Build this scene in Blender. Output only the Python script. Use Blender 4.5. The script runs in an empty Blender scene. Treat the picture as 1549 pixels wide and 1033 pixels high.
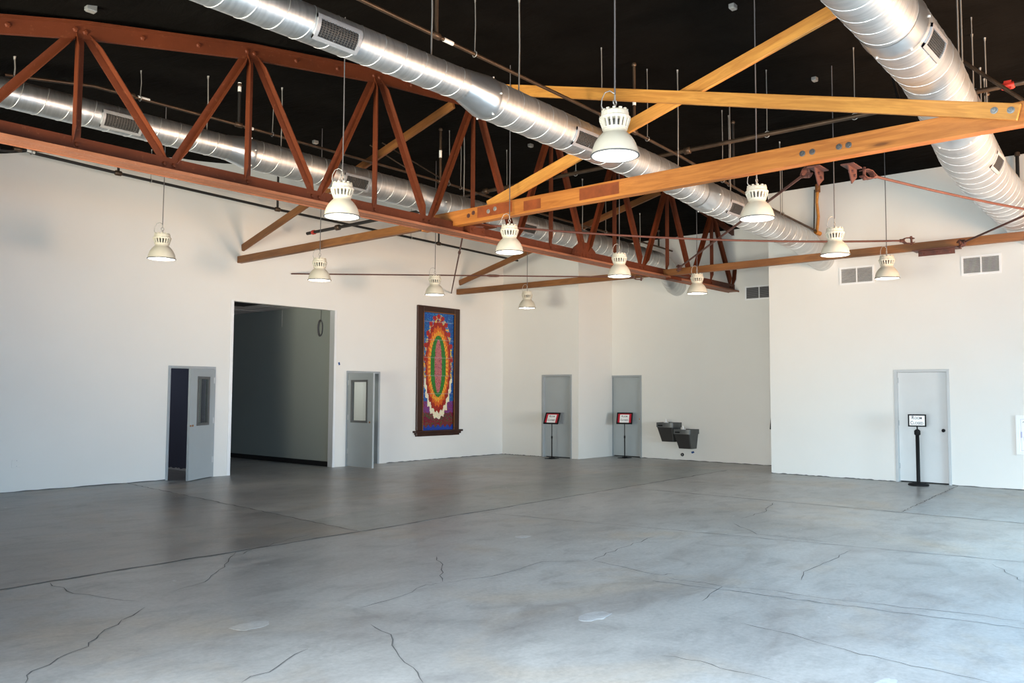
import bpy, math, random
from mathutils import Vector, Matrix
random.seed(7)
S = bpy.context.scene
COL = S.collection
PI = math.pi

# ------------------------------------------------------------------ camera, world, daylight, exposure
cam_d = bpy.data.cameras.new('camera')
cam_d.sensor_width = 36.0
cam_d.lens = 1275.8 / 1549.0 * 36.0
cam_d.clip_start = 0.05
cam = bpy.data.objects.new('camera', cam_d)
COL.objects.link(cam)
_r = (0.6499849709, -0.7599305751, 0.0050058697)
_u = (-0.0498363245, -0.0360512810, 0.9981065303)
_b = (-0.7583112015, -0.6490037182, -0.0613049375)
cam.matrix_world = Matrix(((_r[0], _u[0], _b[0], 0.0), (_r[1], _u[1], _b[1], 0.0), (_r[2], _u[2], _b[2], 1.62), (0, 0, 0, 1)))
S.camera = cam

world = bpy.data.worlds.new('outdoor_sky')
S.world = world
world.use_nodes = True
bg = world.node_tree.nodes['Background']
bg.inputs['Color'].default_value = (0.55, 0.75, 1.0, 1)
bg.inputs['Strength'].default_value = 1.0

S.view_settings.view_transform = 'Standard'
S.view_settings.look = 'None'
S.view_settings.gamma = 1.0
S.view_settings.use_curve_mapping = False
S.view_settings.exposure = 0.0

def area_light(name, loc, rot, sx, sy, power, color, spread=105):
    d = bpy.data.lights.new(name, 'AREA')
    d.shape = 'RECTANGLE'; d.size = sx; d.size_y = sy
    d.energy = power; d.color = color; d.spread = math.radians(spread)
    o = bpy.data.objects.new(name, d); COL.objects.link(o)
    o.location = loc; o.rotation_euler = rot
    return o
# daylight entering through the two glazed sides behind the camera: cool light falling from the sky,
# warm light bounced up from the sunlit paving outside
D = math.radians
area_light('sky_light_front', (6.6, -3.5, 1.75), (D(54), 0, 0), 4.6, 2.7, 430, (0.26, 0.61, 1.0), 105)
area_light('sky_light_front', (11.4, -3.5, 1.75), (D(54), 0, 0), 4.6, 2.7, 670, (0.50, 0.79, 0.96), 105)
area_light('paving_light_front', (11.4, -3.55, 1.4), (D(122), 0, 0), 4.6, 2.0, 715, (1.0, 0.61, 0.35), 90)
area_light('sky_light_side', (-1.75, 0.4, 1.75), (D(54), 0, D(-90)), 6.4, 2.7, 1330, (0.75, 0.86, 0.94), 88)
area_light('paving_light_side', (-1.8, 0.4, 1.4), (D(120), 0, D(-85)), 6.4, 2.0, 440, (0.95, 1.0, 0.98), 88)
area_light('paving_light_corner', (-1.7, 6.5, 1.4), (D(112), 0, D(-72)), 3.6, 2.2, 320, (0.97, 0.91, 0.72), 70)

# ------------------------------------------------------------------ materials
def new_mat(name):
    m = bpy.data.materials.new(name); m.use_nodes = True
    nt = m.node_tree
    return m, nt, nt.nodes['Principled BSDF']
def nd(nt, t, **kw):
    n = nt.nodes.new(t)
    for k, v in kw.items(): setattr(n, k, v)
    return n
def coords(nt, scale=(1, 1, 1), kind='Object'):
    tc = nd(nt, 'ShaderNodeTexCoord'); mp = nd(nt, 'ShaderNodeMapping')
    nt.links.new(tc.outputs[kind], mp.inputs['Vector'])
    mp.inputs['Scale'].default_value = scale
    return mp.outputs['Vector']
def noise(nt, vec, scale, detail=4, rough=0.55, dist=0.0):
    n = nd(nt, 'ShaderNodeTexNoise')
    nt.links.new(vec, n.inputs['Vector'])
    n.inputs['Scale'].default_value = scale; n.inputs['Detail'].default_value = detail
    n.inputs['Roughness'].default_value = rough; n.inputs['Distortion'].default_value = dist
    return n.outputs['Fac']
def ramp(nt, fac, stops, interp='LINEAR'):
    r = nd(nt, 'ShaderNodeValToRGB'); r.color_ramp.interpolation = interp
    e = r.color_ramp.elements
    while len(e) < len(stops): e.new(0.5)
    for k, (p, c) in enumerate(stops):
        e[k].position = p; e[k].color = (c[0], c[1], c[2], 1) if len(c) == 3 else c
    nt.links.new(fac, r.inputs['Fac'])
    return r.outputs['Color']
def mixc(nt, fac, a, b, blend='MIX'):
    m = nd(nt, 'ShaderNodeMix', data_type='RGBA', blend_type=blend)
    for sock, v in ((m.inputs[0], fac), (m.inputs[6], a), (m.inputs[7], b)):
        if isinstance(v, bpy.types.NodeSocket): nt.links.new(v, sock)
        elif isinstance(v, (int, float)): sock.default_value = v
        else: sock.default_value = (v[0], v[1], v[2], 1)
    return m.outputs[2]
def bump(nt, bsdf, h, strength, dist=0.01):
    b = nd(nt, 'ShaderNodeBump'); b.inputs['Strength'].default_value = strength; b.inputs['Distance'].default_value = dist
    nt.links.new(h, b.inputs['Height']); nt.links.new(b.outputs['Normal'], bsdf.inputs['Normal'])
def simple(name, col, rough=0.5, metal=0.0, var=0.06, scale=6.0, bmp=0.0):
    m, nt, b = new_mat(name)
    v = coords(nt)
    f = noise(nt, v, scale)
    c = ramp(nt, f, [(0.3, [max(0, x * (1 - var)) for x in col]), (0.7, [min(1, x * (1 + var)) for x in col])])
    nt.links.new(c, b.inputs['Base Color'])
    b.inputs['Roughness'].default_value = rough; b.inputs['Metallic'].default_value = metal
    if bmp: bump(nt, b, noise(nt, v, scale * 12), bmp, 0.004)
    return m

def m_wall(name, col):
    m, nt, b = new_mat(name)
    v = coords(nt)
    f = noise(nt, v, 0.7, 5)
    c = ramp(nt, f, [(0.3, [x * 0.965 for x in col]), (0.7, col)])
    nt.links.new(c, b.inputs['Base Color'])
    b.inputs['Roughness'].default_value = 0.75
    b.inputs['Specular IOR Level'].default_value = 0.25
    bump(nt, b, noise(nt, v, 55, 3), 0.12, 0.003)
    return m
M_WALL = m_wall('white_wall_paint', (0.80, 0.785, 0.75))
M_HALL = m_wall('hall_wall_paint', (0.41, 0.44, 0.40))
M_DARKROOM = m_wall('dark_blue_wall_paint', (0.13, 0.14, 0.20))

def m_floor(name, tone, warm=1.0):
    m, nt, b = new_mat(name)
    v = coords(nt)
    vs = coords(nt, (0.40, 1.0, 1.0))
    big = noise(nt, v, 0.30, 4, 0.55, 0.8)
    med = noise(nt, vs, 0.95, 8, 0.66, 1.0)
    blot = noise(nt, coords(nt, (0.8, 1.3, 1)), 2.6, 7, 0.68, 0.6)
    fine = noise(nt, v, 26, 6, 0.7)
    dark = [x * 0.76 for x in tone]; light = [min(1, x * 1.10) for x in tone]
    c = ramp(nt, big, [(0.30, dark), (0.5, tone), (0.72, light)])
    c = mixc(nt, 1.0, c, ramp(nt, med, [(0.28, (0.62, 0.625, 0.64)), (0.47, (1, 1, 1)), (0.75, (1.16, 1.15, 1.13))]), 'MULTIPLY')
    c = mixc(nt, 1.0, c, ramp(nt, blot, [(0.30, (0.74, 0.74, 0.745)), (0.50, (1.02, 1.02, 1.02)), (0.72, (1.12, 1.115, 1.11))]), 'MULTIPLY')
    c = mixc(nt, 1.0, c, ramp(nt, fine, [(0.32, (0.86, 0.86, 0.86)), (0.68, (1.10, 1.10, 1.10))]), 'MULTIPLY')
    st = noise(nt, v, 0.55, 5, 0.6, 0.5)
    c = mixc(nt, ramp(nt, st, [(0.54, (0, 0, 0)), (0.70, (1, 1, 1))]), c, mixc(nt, 1.0, c, (1.05, 0.92, 0.78), 'MULTIPLY'))
    sp = noise(nt, v, 5.5, 3, 0.5, 0.2)
    c = mixc(nt, ramp(nt, sp, [(0.735, (0, 0, 0)), (0.76, (0.8, 0.8, 0.8))]), c, (0.52, 0.53, 0.53))
    nt.links.new(c, b.inputs['Base Color'])
    rr = ramp(nt, med, [(0.3, (0.29, 0.29, 0.29)), (0.7, (0.44, 0.44, 0.44))])
    nt.links.new(rr, b.inputs['Roughness'])
    b.inputs['Specular IOR Level'].default_value = 0.5
    bump(nt, b, fine, 0.06, 0.004)
    return m
M_FLOOR = m_floor('sealed_concrete', (0.368, 0.363, 0.354))
M_SLAB = m_floor('older_brown_concrete', (0.265, 0.255, 0.245))
M_PATCH = m_floor('patched_concrete', (0.30, 0.315, 0.305))
M_PATCHB = m_floor('blue_grey_concrete', (0.34, 0.36, 0.37))
M_LIGHTSPOT = m_floor('pale_patching_compound', (0.46, 0.47, 0.48))
M_CRACK = simple('crack_dirt', (0.12, 0.118, 0.115), 0.9)
M_JOINT = simple('joint_filler', (0.20, 0.195, 0.19), 0.85, 0, 0.5, 3)

def m_fabric():
    m, nt, b = new_mat('black_ceiling_fabric')
    v = coords(nt)
    f = noise(nt, v, 1.5, 6, 0.6, 0.5)
    nt.links.new(ramp(nt, f, [(0.3, (0.0028, 0.0023, 0.0018)), (0.7, (0.0058, 0.0049, 0.0040))]), b.inputs['Base Color'])
    b.inputs['Roughness'].default_value = 0.9
    b.inputs['Specular IOR Level'].default_value = 0.04
    bump(nt, b, noise(nt, coords(nt, (1, 0.35, 1)), 5.0, 5, 0.6, 1.2), 0.7, 0.03)
    return m
M_FABRIC = m_fabric()

def m_steel(name, col, wear):
    m, nt, b = new_mat(name)
    v = coords(nt)
    f = noise(nt, v, 2.2, 6, 0.65)
    g = noise(nt, v, 22, 5, 0.6)
    c = ramp(nt, f, [(0.3, [x * 0.72 for x in col]), (0.65, col)])
    c = mixc(nt, ramp(nt, g, [(0.60, (0, 0, 0)), (0.72, (0.6, 0.6, 0.6))]), c, wear)
    nt.links.new(c, b.inputs['Base Color'])
    b.inputs['Roughness'].default_value = 0.55
    b.inputs['Specular IOR Level'].default_value = 0.3
    bump(nt, b, g, 0.12, 0.004)
    return m
M_RED = m_steel('red_oxide_paint', (0.105, 0.022, 0.006), (0.17, 0.058, 0.026))
M_ROD = m_steel('rusty_red_rod', (0.115, 0.045, 0.034), (0.18, 0.105, 0.09))
M_FLANGE = m_steel('floor_lit_worn_red_paint', (0.30, 0.115, 0.06), (0.42, 0.22, 0.14))  # worn red paint, with light off the floor put into the colour

def m_wood(name, dark, light):
    m, nt, b = new_mat(name)
    v = coords(nt, (0.55, 7.0, 7.0))
    f = noise(nt, v, 2.0, 7, 0.62, 1.6)
    g = noise(nt, coords(nt, (0.45, 1.2, 1.2)), 1.5, 4)
    k = nd(nt, 'ShaderNodeTexVoronoi'); nt.links.new(coords(nt, (0.85, 0.02, 4.2)), k.inputs['Vector']); k.inputs['Scale'].default_value = 1.3
    c = ramp(nt, f, [(0.28, dark), (0.48, [a * 0.45 + e * 0.55 for a, e in zip(dark, light)]), (0.60, light), (0.75, [min(1, x * 1.10) for x in light])])
    c = mixc(nt, ramp(nt, g, [(0.40, (0, 0, 0)), (0.68, (0.45, 0.45, 0.45))]), c, [x * 0.80 for x in dark])
    c = mixc(nt, ramp(nt, k.outputs['Distance'], [(0.07, (0.85, 0.85, 0.85)), (0.11, (0.40, 0.40, 0.40)), (0.20, (0, 0, 0))]), c, [x * 0.35 for x in dark])
    nt.links.new(c, b.inputs['Base Color'])
    b.inputs['Roughness'].default_value = 0.5
    bump(nt, b, f, 0.15, 0.004)
    return m
M_WOOD = m_wood('honey_stained_timber', (0.34, 0.098, 0.014), (0.57, 0.21, 0.040))
M_WOODP = m_wood('pale_timber', (0.44, 0.165, 0.028), (0.68, 0.31, 0.062))
M_WOODD = m_wood('brown_timber', (0.155, 0.052, 0.012), (0.26, 0.105, 0.028))
M_STAIN = simple('dark_wood_stain', (0.25, 0.055, 0.012), 0.5, 0, 0.25, 8)

def m_galv():
    m, nt, b = new_mat('galvanised_sheet')
    v = coords(nt)
    f = noise(nt, coords(nt, (14, 1.2, 1.2)), 2.0, 5, 0.6)
    g = noise(nt, v, 1.1, 3)
    c = ramp(nt, f, [(0.3, (0.52, 0.54, 0.55)), (0.7, (0.72, 0.73, 0.73))])
    nt.links.new(c, b.inputs['Base Color'])
    b.inputs['Metallic'].default_value = 0.92
    nt.links.new(ramp(nt, g, [(0.3, (0.36, 0.36, 0.36)), (0.7, (0.50, 0.50, 0.50))]), b.inputs['Roughness'])
    bump(nt, b, f, 0.10, 0.004)
    return m
M_GALV = m_galv()
M_GALVB = simple('bright_galvanised_band', (0.62, 0.66, 0.69), 0.30, 0.9, 0.1, 3)
M_SEAM = simple('galvanised_seam', (0.78, 0.78, 0.77), 0.42, 0.8)
M_GRILLE = simple('register_frame', (0.36, 0.355, 0.365), 0.45, 0.3)
M_GBLACK = simple('register_shadow_lining', (0.02, 0.02, 0.022), 0.8)
M_BAR = simple('register_blade', (0.075, 0.07, 0.065), 0.5, 0.3)
M_ALU = simple('steel_corner_trim', (0.84, 0.85, 0.86), 0.35, 0.15, 0.03, 2)
M_BOLT = simple('dark_bolt', (0.14, 0.135, 0.13), 0.45, 0.6)
M_DOOR = simple('grey_door_paint', (0.38, 0.415, 0.43), 0.45, 0, 0.03, 2)
M_DOORL = simple('pale_grey_door_paint', (0.62, 0.63, 0.63), 0.45, 0, 0.03, 2)
M_FRAME = simple('grey_frame_paint', (0.35, 0.38, 0.40), 0.45, 0, 0.04, 2)
M_FRAMEL = simple('pale_frame_paint', (0.52, 0.54, 0.55), 0.45, 0, 0.04, 2)
M_TRIMG = simple('dark_window_trim', (0.13, 0.135, 0.135), 0.4, 0.2)
M_BRASS = simple('brass', (0.55, 0.25, 0.09), 0.35, 0.9)
M_BLACK = simple('black_plastic', (0.010, 0.010, 0.011), 0.65)
M_PIPE = simple('black_iron_pipe', (0.020, 0.018, 0.017), 0.5, 0.3)
M_PIPEB = simple('dark_bronze_pipe', (0.085, 0.055, 0.035), 0.42, 0.5, 0.3, 4)
M_PIPEG = simple('silver_pipe', (0.42, 0.40, 0.36), 0.38, 0.8, 0.2, 4)
M_HANG = simple('zinc_rod', (0.42, 0.41, 0.39), 0.45, 0.7)
M_TAG = simple('white_pipe_tag', (0.85, 0.84, 0.80), 0.6)
M_REDC = simple('red_coupling_paint', (0.55, 0.035, 0.02), 0.45)
M_SHADE = simple('cream_lamp_enamel', (0.62, 0.575, 0.475), 0.45, 0, 0.02)
M_CORD = simple('grey_cord', (0.10, 0.095, 0.10), 0.6)
M_BOX = simple('zinc_box', (0.24, 0.25, 0.25), 0.45, 0.5)
M_LOUV = simple('pale_louvre', (0.74, 0.72, 0.70), 0.5)
M_BASE = simple('black_baseboard', (0.012, 0.012, 0.013), 0.5)
M_WHITE = simple('white_light_stand_in', (0.86, 0.86, 0.86), 0.5, 0, 0.02)
M_PAPER = simple('white_paper', (0.86, 0.86, 0.85), 0.7, 0, 0.01)
M_REDP = simple('crimson_card', (0.50, 0.012, 0.03), 0.5)
M_BLACK.node_tree.nodes['Principled BSDF'].inputs['Specular IOR Level'].default_value = 0.15
M_INK = simple('dark_ink', (0.03, 0.03, 0.045), 0.7)
M_GREYFAUCET = simple('chrome', (0.85, 0.85, 0.86), 0.12, 1.0)
M_FOUNT = simple('dark_stainless', (0.13, 0.135, 0.135), 0.48, 0.6, 0.1, 5)
M_FOUNTP = simple('charcoal_panel', (0.045, 0.042, 0.040), 0.45, 0.2)
M_BLUE = simple('blue_tape', (0.01, 0.07, 0.25), 0.6)
M_LAV = simple('lavender_ink', (0.55, 0.54, 0.78), 0.7)
M_BLUEP = simple('blue_print', (0.12, 0.18, 0.55), 0.6)
M_ACOUS = simple('acoustic_tile', (0.62, 0.61, 0.60), 0.9, 0, 0.10, 9)
M_DKWOOD = simple('mahogany_frame', (0.036, 0.011, 0.006), 0.35, 0, 0.25, 5)
M_REFL = simple('lamp_reflector', (0.90, 0.90, 0.88), 0.25, 0.6)
def m_emit(name, col, st):
    m, nt, b = new_mat(name)
    b.inputs['Base Color'].default_value = (0.9, 0.9, 0.88, 1)
    b.inputs['Emission Color'].default_value = (*col, 1)
    b.inputs['Emission Strength'].default_value = st
    return m
M_LENS = m_emit('glowing_lamp_lens', (1.0, 0.93, 0.82), 5.0)
M_ROOMFILL = m_emit('room_fill_glow', (1.0, 0.97, 0.92), 11.0)  # glow of the light added behind the half glazed door
M_ROOMFILL2 = m_emit('dim_room_fill_glow', (0.9, 0.95, 1.0), 9.0)  # glow of the light added in the dark room
def m_glass():
    m, nt, b = new_mat('door_glass')
    b.inputs['Base Color'].default_value = (0.92, 0.95, 0.95, 1)
    b.inputs['Roughness'].default_value = 0.02
    tr = nd(nt, 'ShaderNodeBsdfTransparent'); tr.inputs['Color'].default_value = (0.88, 0.92, 0.92, 1)
    gl = nd(nt, 'ShaderNodeBsdfGlossy'); gl.inputs['Roughness'].default_value = 0.02
    mx = nd(nt, 'ShaderNodeMixShader')
    mx.inputs[0].default_value = 0.06; nt.links.new(tr.outputs[0], mx.inputs[1]); nt.links.new(gl.outputs[0], mx.inputs[2])
    nt.links.new(mx.outputs[0], nt.nodes['Material Output'].inputs['Surface'])
    return m
M_GLASS = m_glass()
def m_mosaic():
    m, nt, b = new_mat('glazed_mosaic_tile')
    a = nd(nt, 'ShaderNodeVertexColor'); a.layer_name = 'tile'
    nt.links.new(a.outputs['Color'], b.inputs['Base Color'])
    b.inputs['Roughness'].default_value = 0.3
    return m
M_MOSAIC = m_mosaic()

# ------------------------------------------------------------------ builders
ORG = {}
def empty(name, loc=(0, 0, 0)):
    o = bpy.data.objects.new(name, None); COL.objects.link(o)
    o.location = loc; o.empty_display_size = 0.1
    ORG[o.name] = Vector(loc)
    return o
def tag(o, label=None, cat=None, group=None, kind=None):
    if label: o['label'] = label
    if cat: o['category'] = cat
    if group: o['group'] = group
    if kind: o['kind'] = kind
    return o
class MB:
    def __init__(s): s.v = []; s.f = []; s.sm = []
    def add(s, vs, fs, smooth=False):
        n = len(s.v); s.v += [Vector(p) for p in vs]
        for f in fs: s.f.append([i + n for i in f]); s.sm.append(smooth)
        return s
    def box(s, a, b):
        x0, x1 = sorted((a[0], b[0])); y0, y1 = sorted((a[1], b[1])); z0, z1 = sorted((a[2], b[2]))
        return s.add([(x0, y0, z0), (x1, y0, z0), (x1, y1, z0), (x0, y1, z0), (x0, y0, z1), (x1, y0, z1), (x1, y1, z1), (x0, y1, z1)],
                     [(0, 3, 2, 1), (4, 5, 6, 7), (0, 1, 5, 4), (1, 2, 6, 5), (2, 3, 7, 6), (3, 0, 4, 7)])
    def obox(s, c, ax, ay, az):
        c = Vector(c); ax = Vector(ax); ay = Vector(ay); az = Vector(az)
        vs = [c + ax * i + ay * j + az * k for k in (-1, 1) for i, j in ((-1, -1), (1, -1), (1, 1), (-1, 1))]
        return s.add(vs, [(0, 3, 2, 1), (4, 5, 6, 7), (0, 1, 5, 4), (1, 2, 6, 5), (2, 3, 7, 6), (3, 0, 4, 7)])
    def bar(s, p, q, side, w, t):
        # rectangular bar from p to q; w along side, t across
        p = Vector(p); q = Vector(q); d = (q - p); L = d.length; d.normalize()
        side = Vector(side); side = (side - d * side.dot(d)).normalized(); o = d.cross(side)
        return s.obox((p + q) / 2, d * L / 2, side * w / 2, o * t / 2)
    def prism(s, poly, p, q, up):
        # extrude 2-D profile (a, b) from p to q; b along up, a across
        p = Vector(p); q = Vector(q); d = (q - p).normalized(); up = Vector(up); up = (up - d * up.dot(d)).normalized(); o = up.cross(d)
        n = len(poly)
        vs = [p + o * a + up * b for a, b in poly] + [q + o * a + up * b for a, b in poly]
        fs = [(i, (i + 1) % n, n + (i + 1) % n, n + i) for i in range(n)] + [tuple(range(n - 1, -1, -1)), tuple(range(n, 2 * n))]
        return s.add(vs, fs)
    def tube(s, pts, r, n=8, caps=True, smooth=True):
        pts = [Vector(p) for p in pts]; m = len(pts)
        rs = r if isinstance(r, (list, tuple)) else [r] * m
        t0 = (pts[1] - pts[0]).normalized()
        ref = Vector((0, 0, 1)) if abs(t0.z) < 0.9 else Vector((1, 0, 0))
        a = (ref - t0 * ref.dot(t0)).normalized(); vs = []
        for i, p in enumerate(pts):
            t = ((pts[min(i + 1, m - 1)] - p).normalized() + (p - pts[max(i - 1, 0)]).normalized())
            t.normalize()
            a = (a - t * a.dot(t)).normalized(); b = t.cross(a)
            for k in range(n):
                th = 2 * PI * k / n
                vs.append(p + (a * math.cos(th) + b * math.sin(th)) * rs[i])
        fs = [(i * n + k, i * n + (k + 1) % n, (i + 1) * n + (k + 1) % n, (i + 1) * n + k) for i in range(m - 1) for k in range(n)]
        s.add(vs, fs, smooth)
        if caps:
            s.add(vs[:n], [tuple(range(n - 1, -1, -1))]); s.add(vs[-n:], [tuple(range(n))])
        return s
    def lathe(s, c, prof, n=32, smooth=True, axis='z'):
        c = Vector(c); vs = []
        for r, z in prof:
            for k in range(n):
                th = 2 * PI * k / n
                if axis == 'z': vs.append(c + Vector((r * math.cos(th), r * math.sin(th), z)))
                elif axis == 'x': vs.append(c + Vector((z, r * math.cos(th), r * math.sin(th))))
                else: vs.append(c + Vector((r * math.cos(th), z, r * math.sin(th))))
        m = len(prof)
        fs = [(i * n + k, i * n + (k + 1) % n, (i + 1) * n + (k + 1) % n, (i + 1) * n + k) for i in range(m - 1) for k in range(n)]
        return s.add(vs, fs, smooth)
    def build(s, name, mat, parent=None, bevel=0.0, basis=None):
        org = Vector((0, 0, 0))
        if parent is not None: org = ORG[parent.name]
        me = bpy.data.meshes.new(name)
        me.from_pydata([tuple(v - org) for v in s.v], [], s.f)
        me.materials.append(mat)
        me.polygons.foreach_set('use_smooth', s.sm)
        me.update()
        o = bpy.data.objects.new(name, me); COL.objects.link(o)
        if parent is not None: o.parent = parent
        ORG[o.name] = org
        if bevel:
            b = o.modifiers.new('bevel', 'BEVEL'); b.width = bevel; b.segments = 2; b.limit_method = 'ANGLE'
        return o
def struct(name, mb, mat, parent=None, **k):
    o = mb.build(name, mat, parent, **k)
    if parent is None: o['kind'] = 'structure'
    return o

def text_mesh(name, parts, origin, right, up, mat, parent):
    # parts: (string, size, x, y, width) laid in the plane spanned by right / up
    right = Vector(right).normalized(); up = Vector(up).normalized(); nrm = right.cross(up); origin = Vector(origin)
    lines = {}
    for st, size, x, y, width in parts:
        mb = lines.setdefault(y, MB())
        cu = bpy.data.curves.new('txt', 'FONT'); cu.body = st; cu.size = size; cu.extrude = 0.0006; cu.offset = size * 0.012
        cu.resolution_u = 3
        ob = bpy.data.objects.new('txt', cu)
        me = bpy.data.meshes.new_from_object(ob)
        xs = [v.co.x for v in me.vertices]; x0, x1 = min(xs), max(xs); k = width / (x1 - x0)
        mb.add([origin + right * (x + (v.co.x - x0) * k) + up * (y + v.co.y) + nrm * v.co.z for v in me.vertices], [tuple(p.vertices) for p in me.polygons])
        bpy.data.objects.remove(ob); bpy.data.curves.remove(cu); bpy.data.meshes.remove(me)
    for mb in lines.values(): mb.build(name, mat, parent)

# ------------------------------------------------------------------ room dimensions
YA, XB, YRET, XC, XR, YR1 = 14.92, 17.05, 12.41, 18.55, 16.83, 7.33
X0, Y0 = -1.3, -3.1
TW = 0.15
def arch(x): return 6.318 - 0.01474 * (x - 11.36) ** 2
def smooth(t): t = max(0.0, min(1.0, t)); return t * t * (3 - 2 * t)
def ceil_z(x, y):
    sag = 0.035 * abs(math.sin(PI * (x - 0.4) / 1.22))
    drop = 0.17 + 0.13 * max(0.0, min(1.0, (8.4 - x) / 3.6))
    return arch(x) + 0.07 - sag - drop * smooth((y - 13.0) / 1.9) - 0.07 * smooth((x - 15.5) / 1.3)

# ------------------------------------------------------------------ floor
mb = MB().box((X0 - 0.2, Y0 - 0.2, -0.2), (26, 27, 0.0))
floor = struct('floor', mb, M_FLOOR)
def poly_patch(name, pts, mat, z):
    mb = MB(); n = len(pts)
    mb.add([(x, y, 0.0) for x, y in pts] + [(x, y, z) for x, y in pts], [tuple(range(n, 2 * n))] + [(i, (i + 1) % n, n + (i + 1) % n, n + i) for i in range(n)])
    return mb.build(name, mat, floor)
def rough_line(a, b, n, amp):
    out = []
    for i in range(n + 1):
        t = i / n; j = amp * (random.random() - 0.5) * (0 if i in (0, n) else 1)
        dx, dy = b[0] - a[0], b[1] - a[1]; L = math.hypot(dx, dy)
        out.append((a[0] + dx * t - dy / L * j, a[1] + dy * t + dx / L * j))
    return out
poly_patch('concrete_patch', rough_line((6.5, 7.83), (16.8, 8.3), 14, 0.05)[:-1] + [(16.8, 8.3), (16.8, 10.0)] + rough_line((11.1, 9.95), (6.5, 8.95), 6, 0.05), M_PATCH, 0.0012)
poly_patch('concrete_slab', [(X0, YA)] + rough_line((X0, 7.62), (6.45, 7.84), 12, 0.03) + rough_line((6.45, 7.84), (7.0, YA), 10, 0.03)[1:], M_SLAB, 0.001)
poly_patch('concrete_patch', [(12.5, -1.0), (16.8, -1.0), (16.8, 3.80)] + rough_line((16.8, 3.80), (12.55, 3.55), 8, 0.04)[1:], M_PATCHB, 0.0012)
def ribbon(pts, w):
    mb = MB(); n = len(pts); vs = []
    for i, (x, y) in enumerate(pts):
        a = pts[max(i - 1, 0)]; b = pts[min(i + 1, n - 1)]
        dx, dy = b[0] - a[0], b[1] - a[1]; L = math.hypot(dx, dy) or 1
        ww = w * (0.55 + 0.9 * random.random()) * (0.25 if i in (0, n - 1) else 1)
        vs += [(x - dy / L * ww / 2, y + dx / L * ww / 2, 0.0022), (x + dy / L * ww / 2, y - dx / L * ww / 2, 0.0022)]
    mb.add(vs, [(2 * i, 2 * i + 1, 2 * i + 3, 2 * i + 2) for i in range(n - 1)])
    return mb
for a, b, w in (((-0.9, 7.62), (6.45, 7.82), 0.035), ((6.45, 7.82), (16.8, 8.3), 0.032), ((6.42, 7.8), (7.0, 14.9), 0.028), ((12.5, 7.95), (12.45, -2.8), 0.026),
                ((12.5, 3.58), (16.8, 3.84), 0.015), ((8.55, 7.8), (9.7, 1.0), 0.012), ((6.45, 3.9), (7.0, 0.4), 0.012)):
    ribbon(rough_line(a, b, 60, 0.035), w).build('slab_joint', M_JOINT, floor)
CRACKS = [[(2.97, 7.67), (2.94, 7.13), (3.17, 6.49)], [(1.89, 5.16), (1.99, 5.35), (2.41, 5.59), (2.57, 5.81), (3.12, 6.29)], [(3.5, 6.61), (3.86, 6.74), (4.45, 7.36), (4.77, 7.75)], [(4.53, 7.5), (5.08, 7.79), (5.93, 8.09)], [(5.96, 6.07), (5.8, 5.86), (5.55, 5.59), (5.21, 5.23)], [(4.17, 5.06), (4.63, 5.11), (5.03, 5.25), (5.17, 5.2)], [(5.18, 5.19), (5.8, 5.06), (6.45, 5.13), (6.81, 4.83)], [(6.83, 4.81), (7.53, 4.97), (8.43, 5.07)], [(6.83, 4.81), (6.7, 3.97), (6.82, 3.92)], [(6.65, 3.87), (6.66, 3.61), (6.66, 3.35)], [(6.07, 3.23), (6.64, 3.34), (6.81, 2.97)], [(6.81, 2.97), (6.85, 2.39), (7.02, 1.71), (7.1, 1.21)], [(5.7, 2.73), (5.66, 2.33), (5.51, 1.84), (5.51, 1.61), (5.5, 1.38), (5.47, 1.1)], [(4.66, 2.76), (4.73, 2.53), (4.69, 2.29), (4.69, 2.01)], [(7.34, 2.94), (7.7, 3.06), (8.1, 3.06), (9.12, 3.1)], [(10.44, 4.98), (11.18, 4.99), (12.3, 5.33)], [(9.96, 4.84), (9.39, 4.28), (9.46, 3.43)], [(2.68, 4.27), (2.98, 4.36), (3.3, 4.51)], [(9.28, 1.84), (8.83, 1.59), (8.59, 1.46)], [(3.93, 4.65), (3.86, 4.36), (3.64, 4.06), (3.49, 3.74), (3.35, 3.51)]]
for pts in CRACKS:
    q = []
    for a, b in zip(pts, pts[1:]):
        n = max(3, int(math.hypot(b[0] - a[0], b[1] - a[1]) / 0.12))
        q += rough_line(a, b, n, 0.05)[:-1]
    q.append(pts[-1])
    ribbon(q, 0.007).build('floor_crack', M_CRACK, floor)
for x, y, rx, ry in ((5.17, 3.61, 0.16, 0.09), (3.35, 5.25, 0.14, 0.09), (5.05, 1.55, 0.12, 0.05), (7.45, 6.2, 0.1, 0.07)):
    pts = [(x + rx * math.cos(t) * (0.8 + 0.4 * random.random()), y + ry * math.sin(t) * (0.8 + 0.4 * random.random())) for t in [2 * PI * k / 18 for k in range(18)]]
    poly_patch('filler_spot', pts, M_LIGHTSPOT, 0.0015)

# ------------------------------------------------------------------ ceiling
mb = MB(); nx, ny = 170, 60
xs = [X0 - 0.1 + (19.0 - X0 + 0.1) * i / nx for i in range(nx + 1)]
ys = [Y0 - 0.1 + (15.05 - Y0 + 0.1) * j / ny for j in range(ny + 1)]
vs = [(x, y, ceil_z(x, y)) for x in xs for y in ys]
fs = [(i * (ny + 1) + j, (i + 1) * (ny + 1) + j, (i + 1) * (ny + 1) + j + 1, i * (ny + 1) + j + 1) for i in range(nx) for j in range(ny)]
mb.add(vs, fs, True)
struct('ceiling', mb, M_FABRIC)

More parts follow.
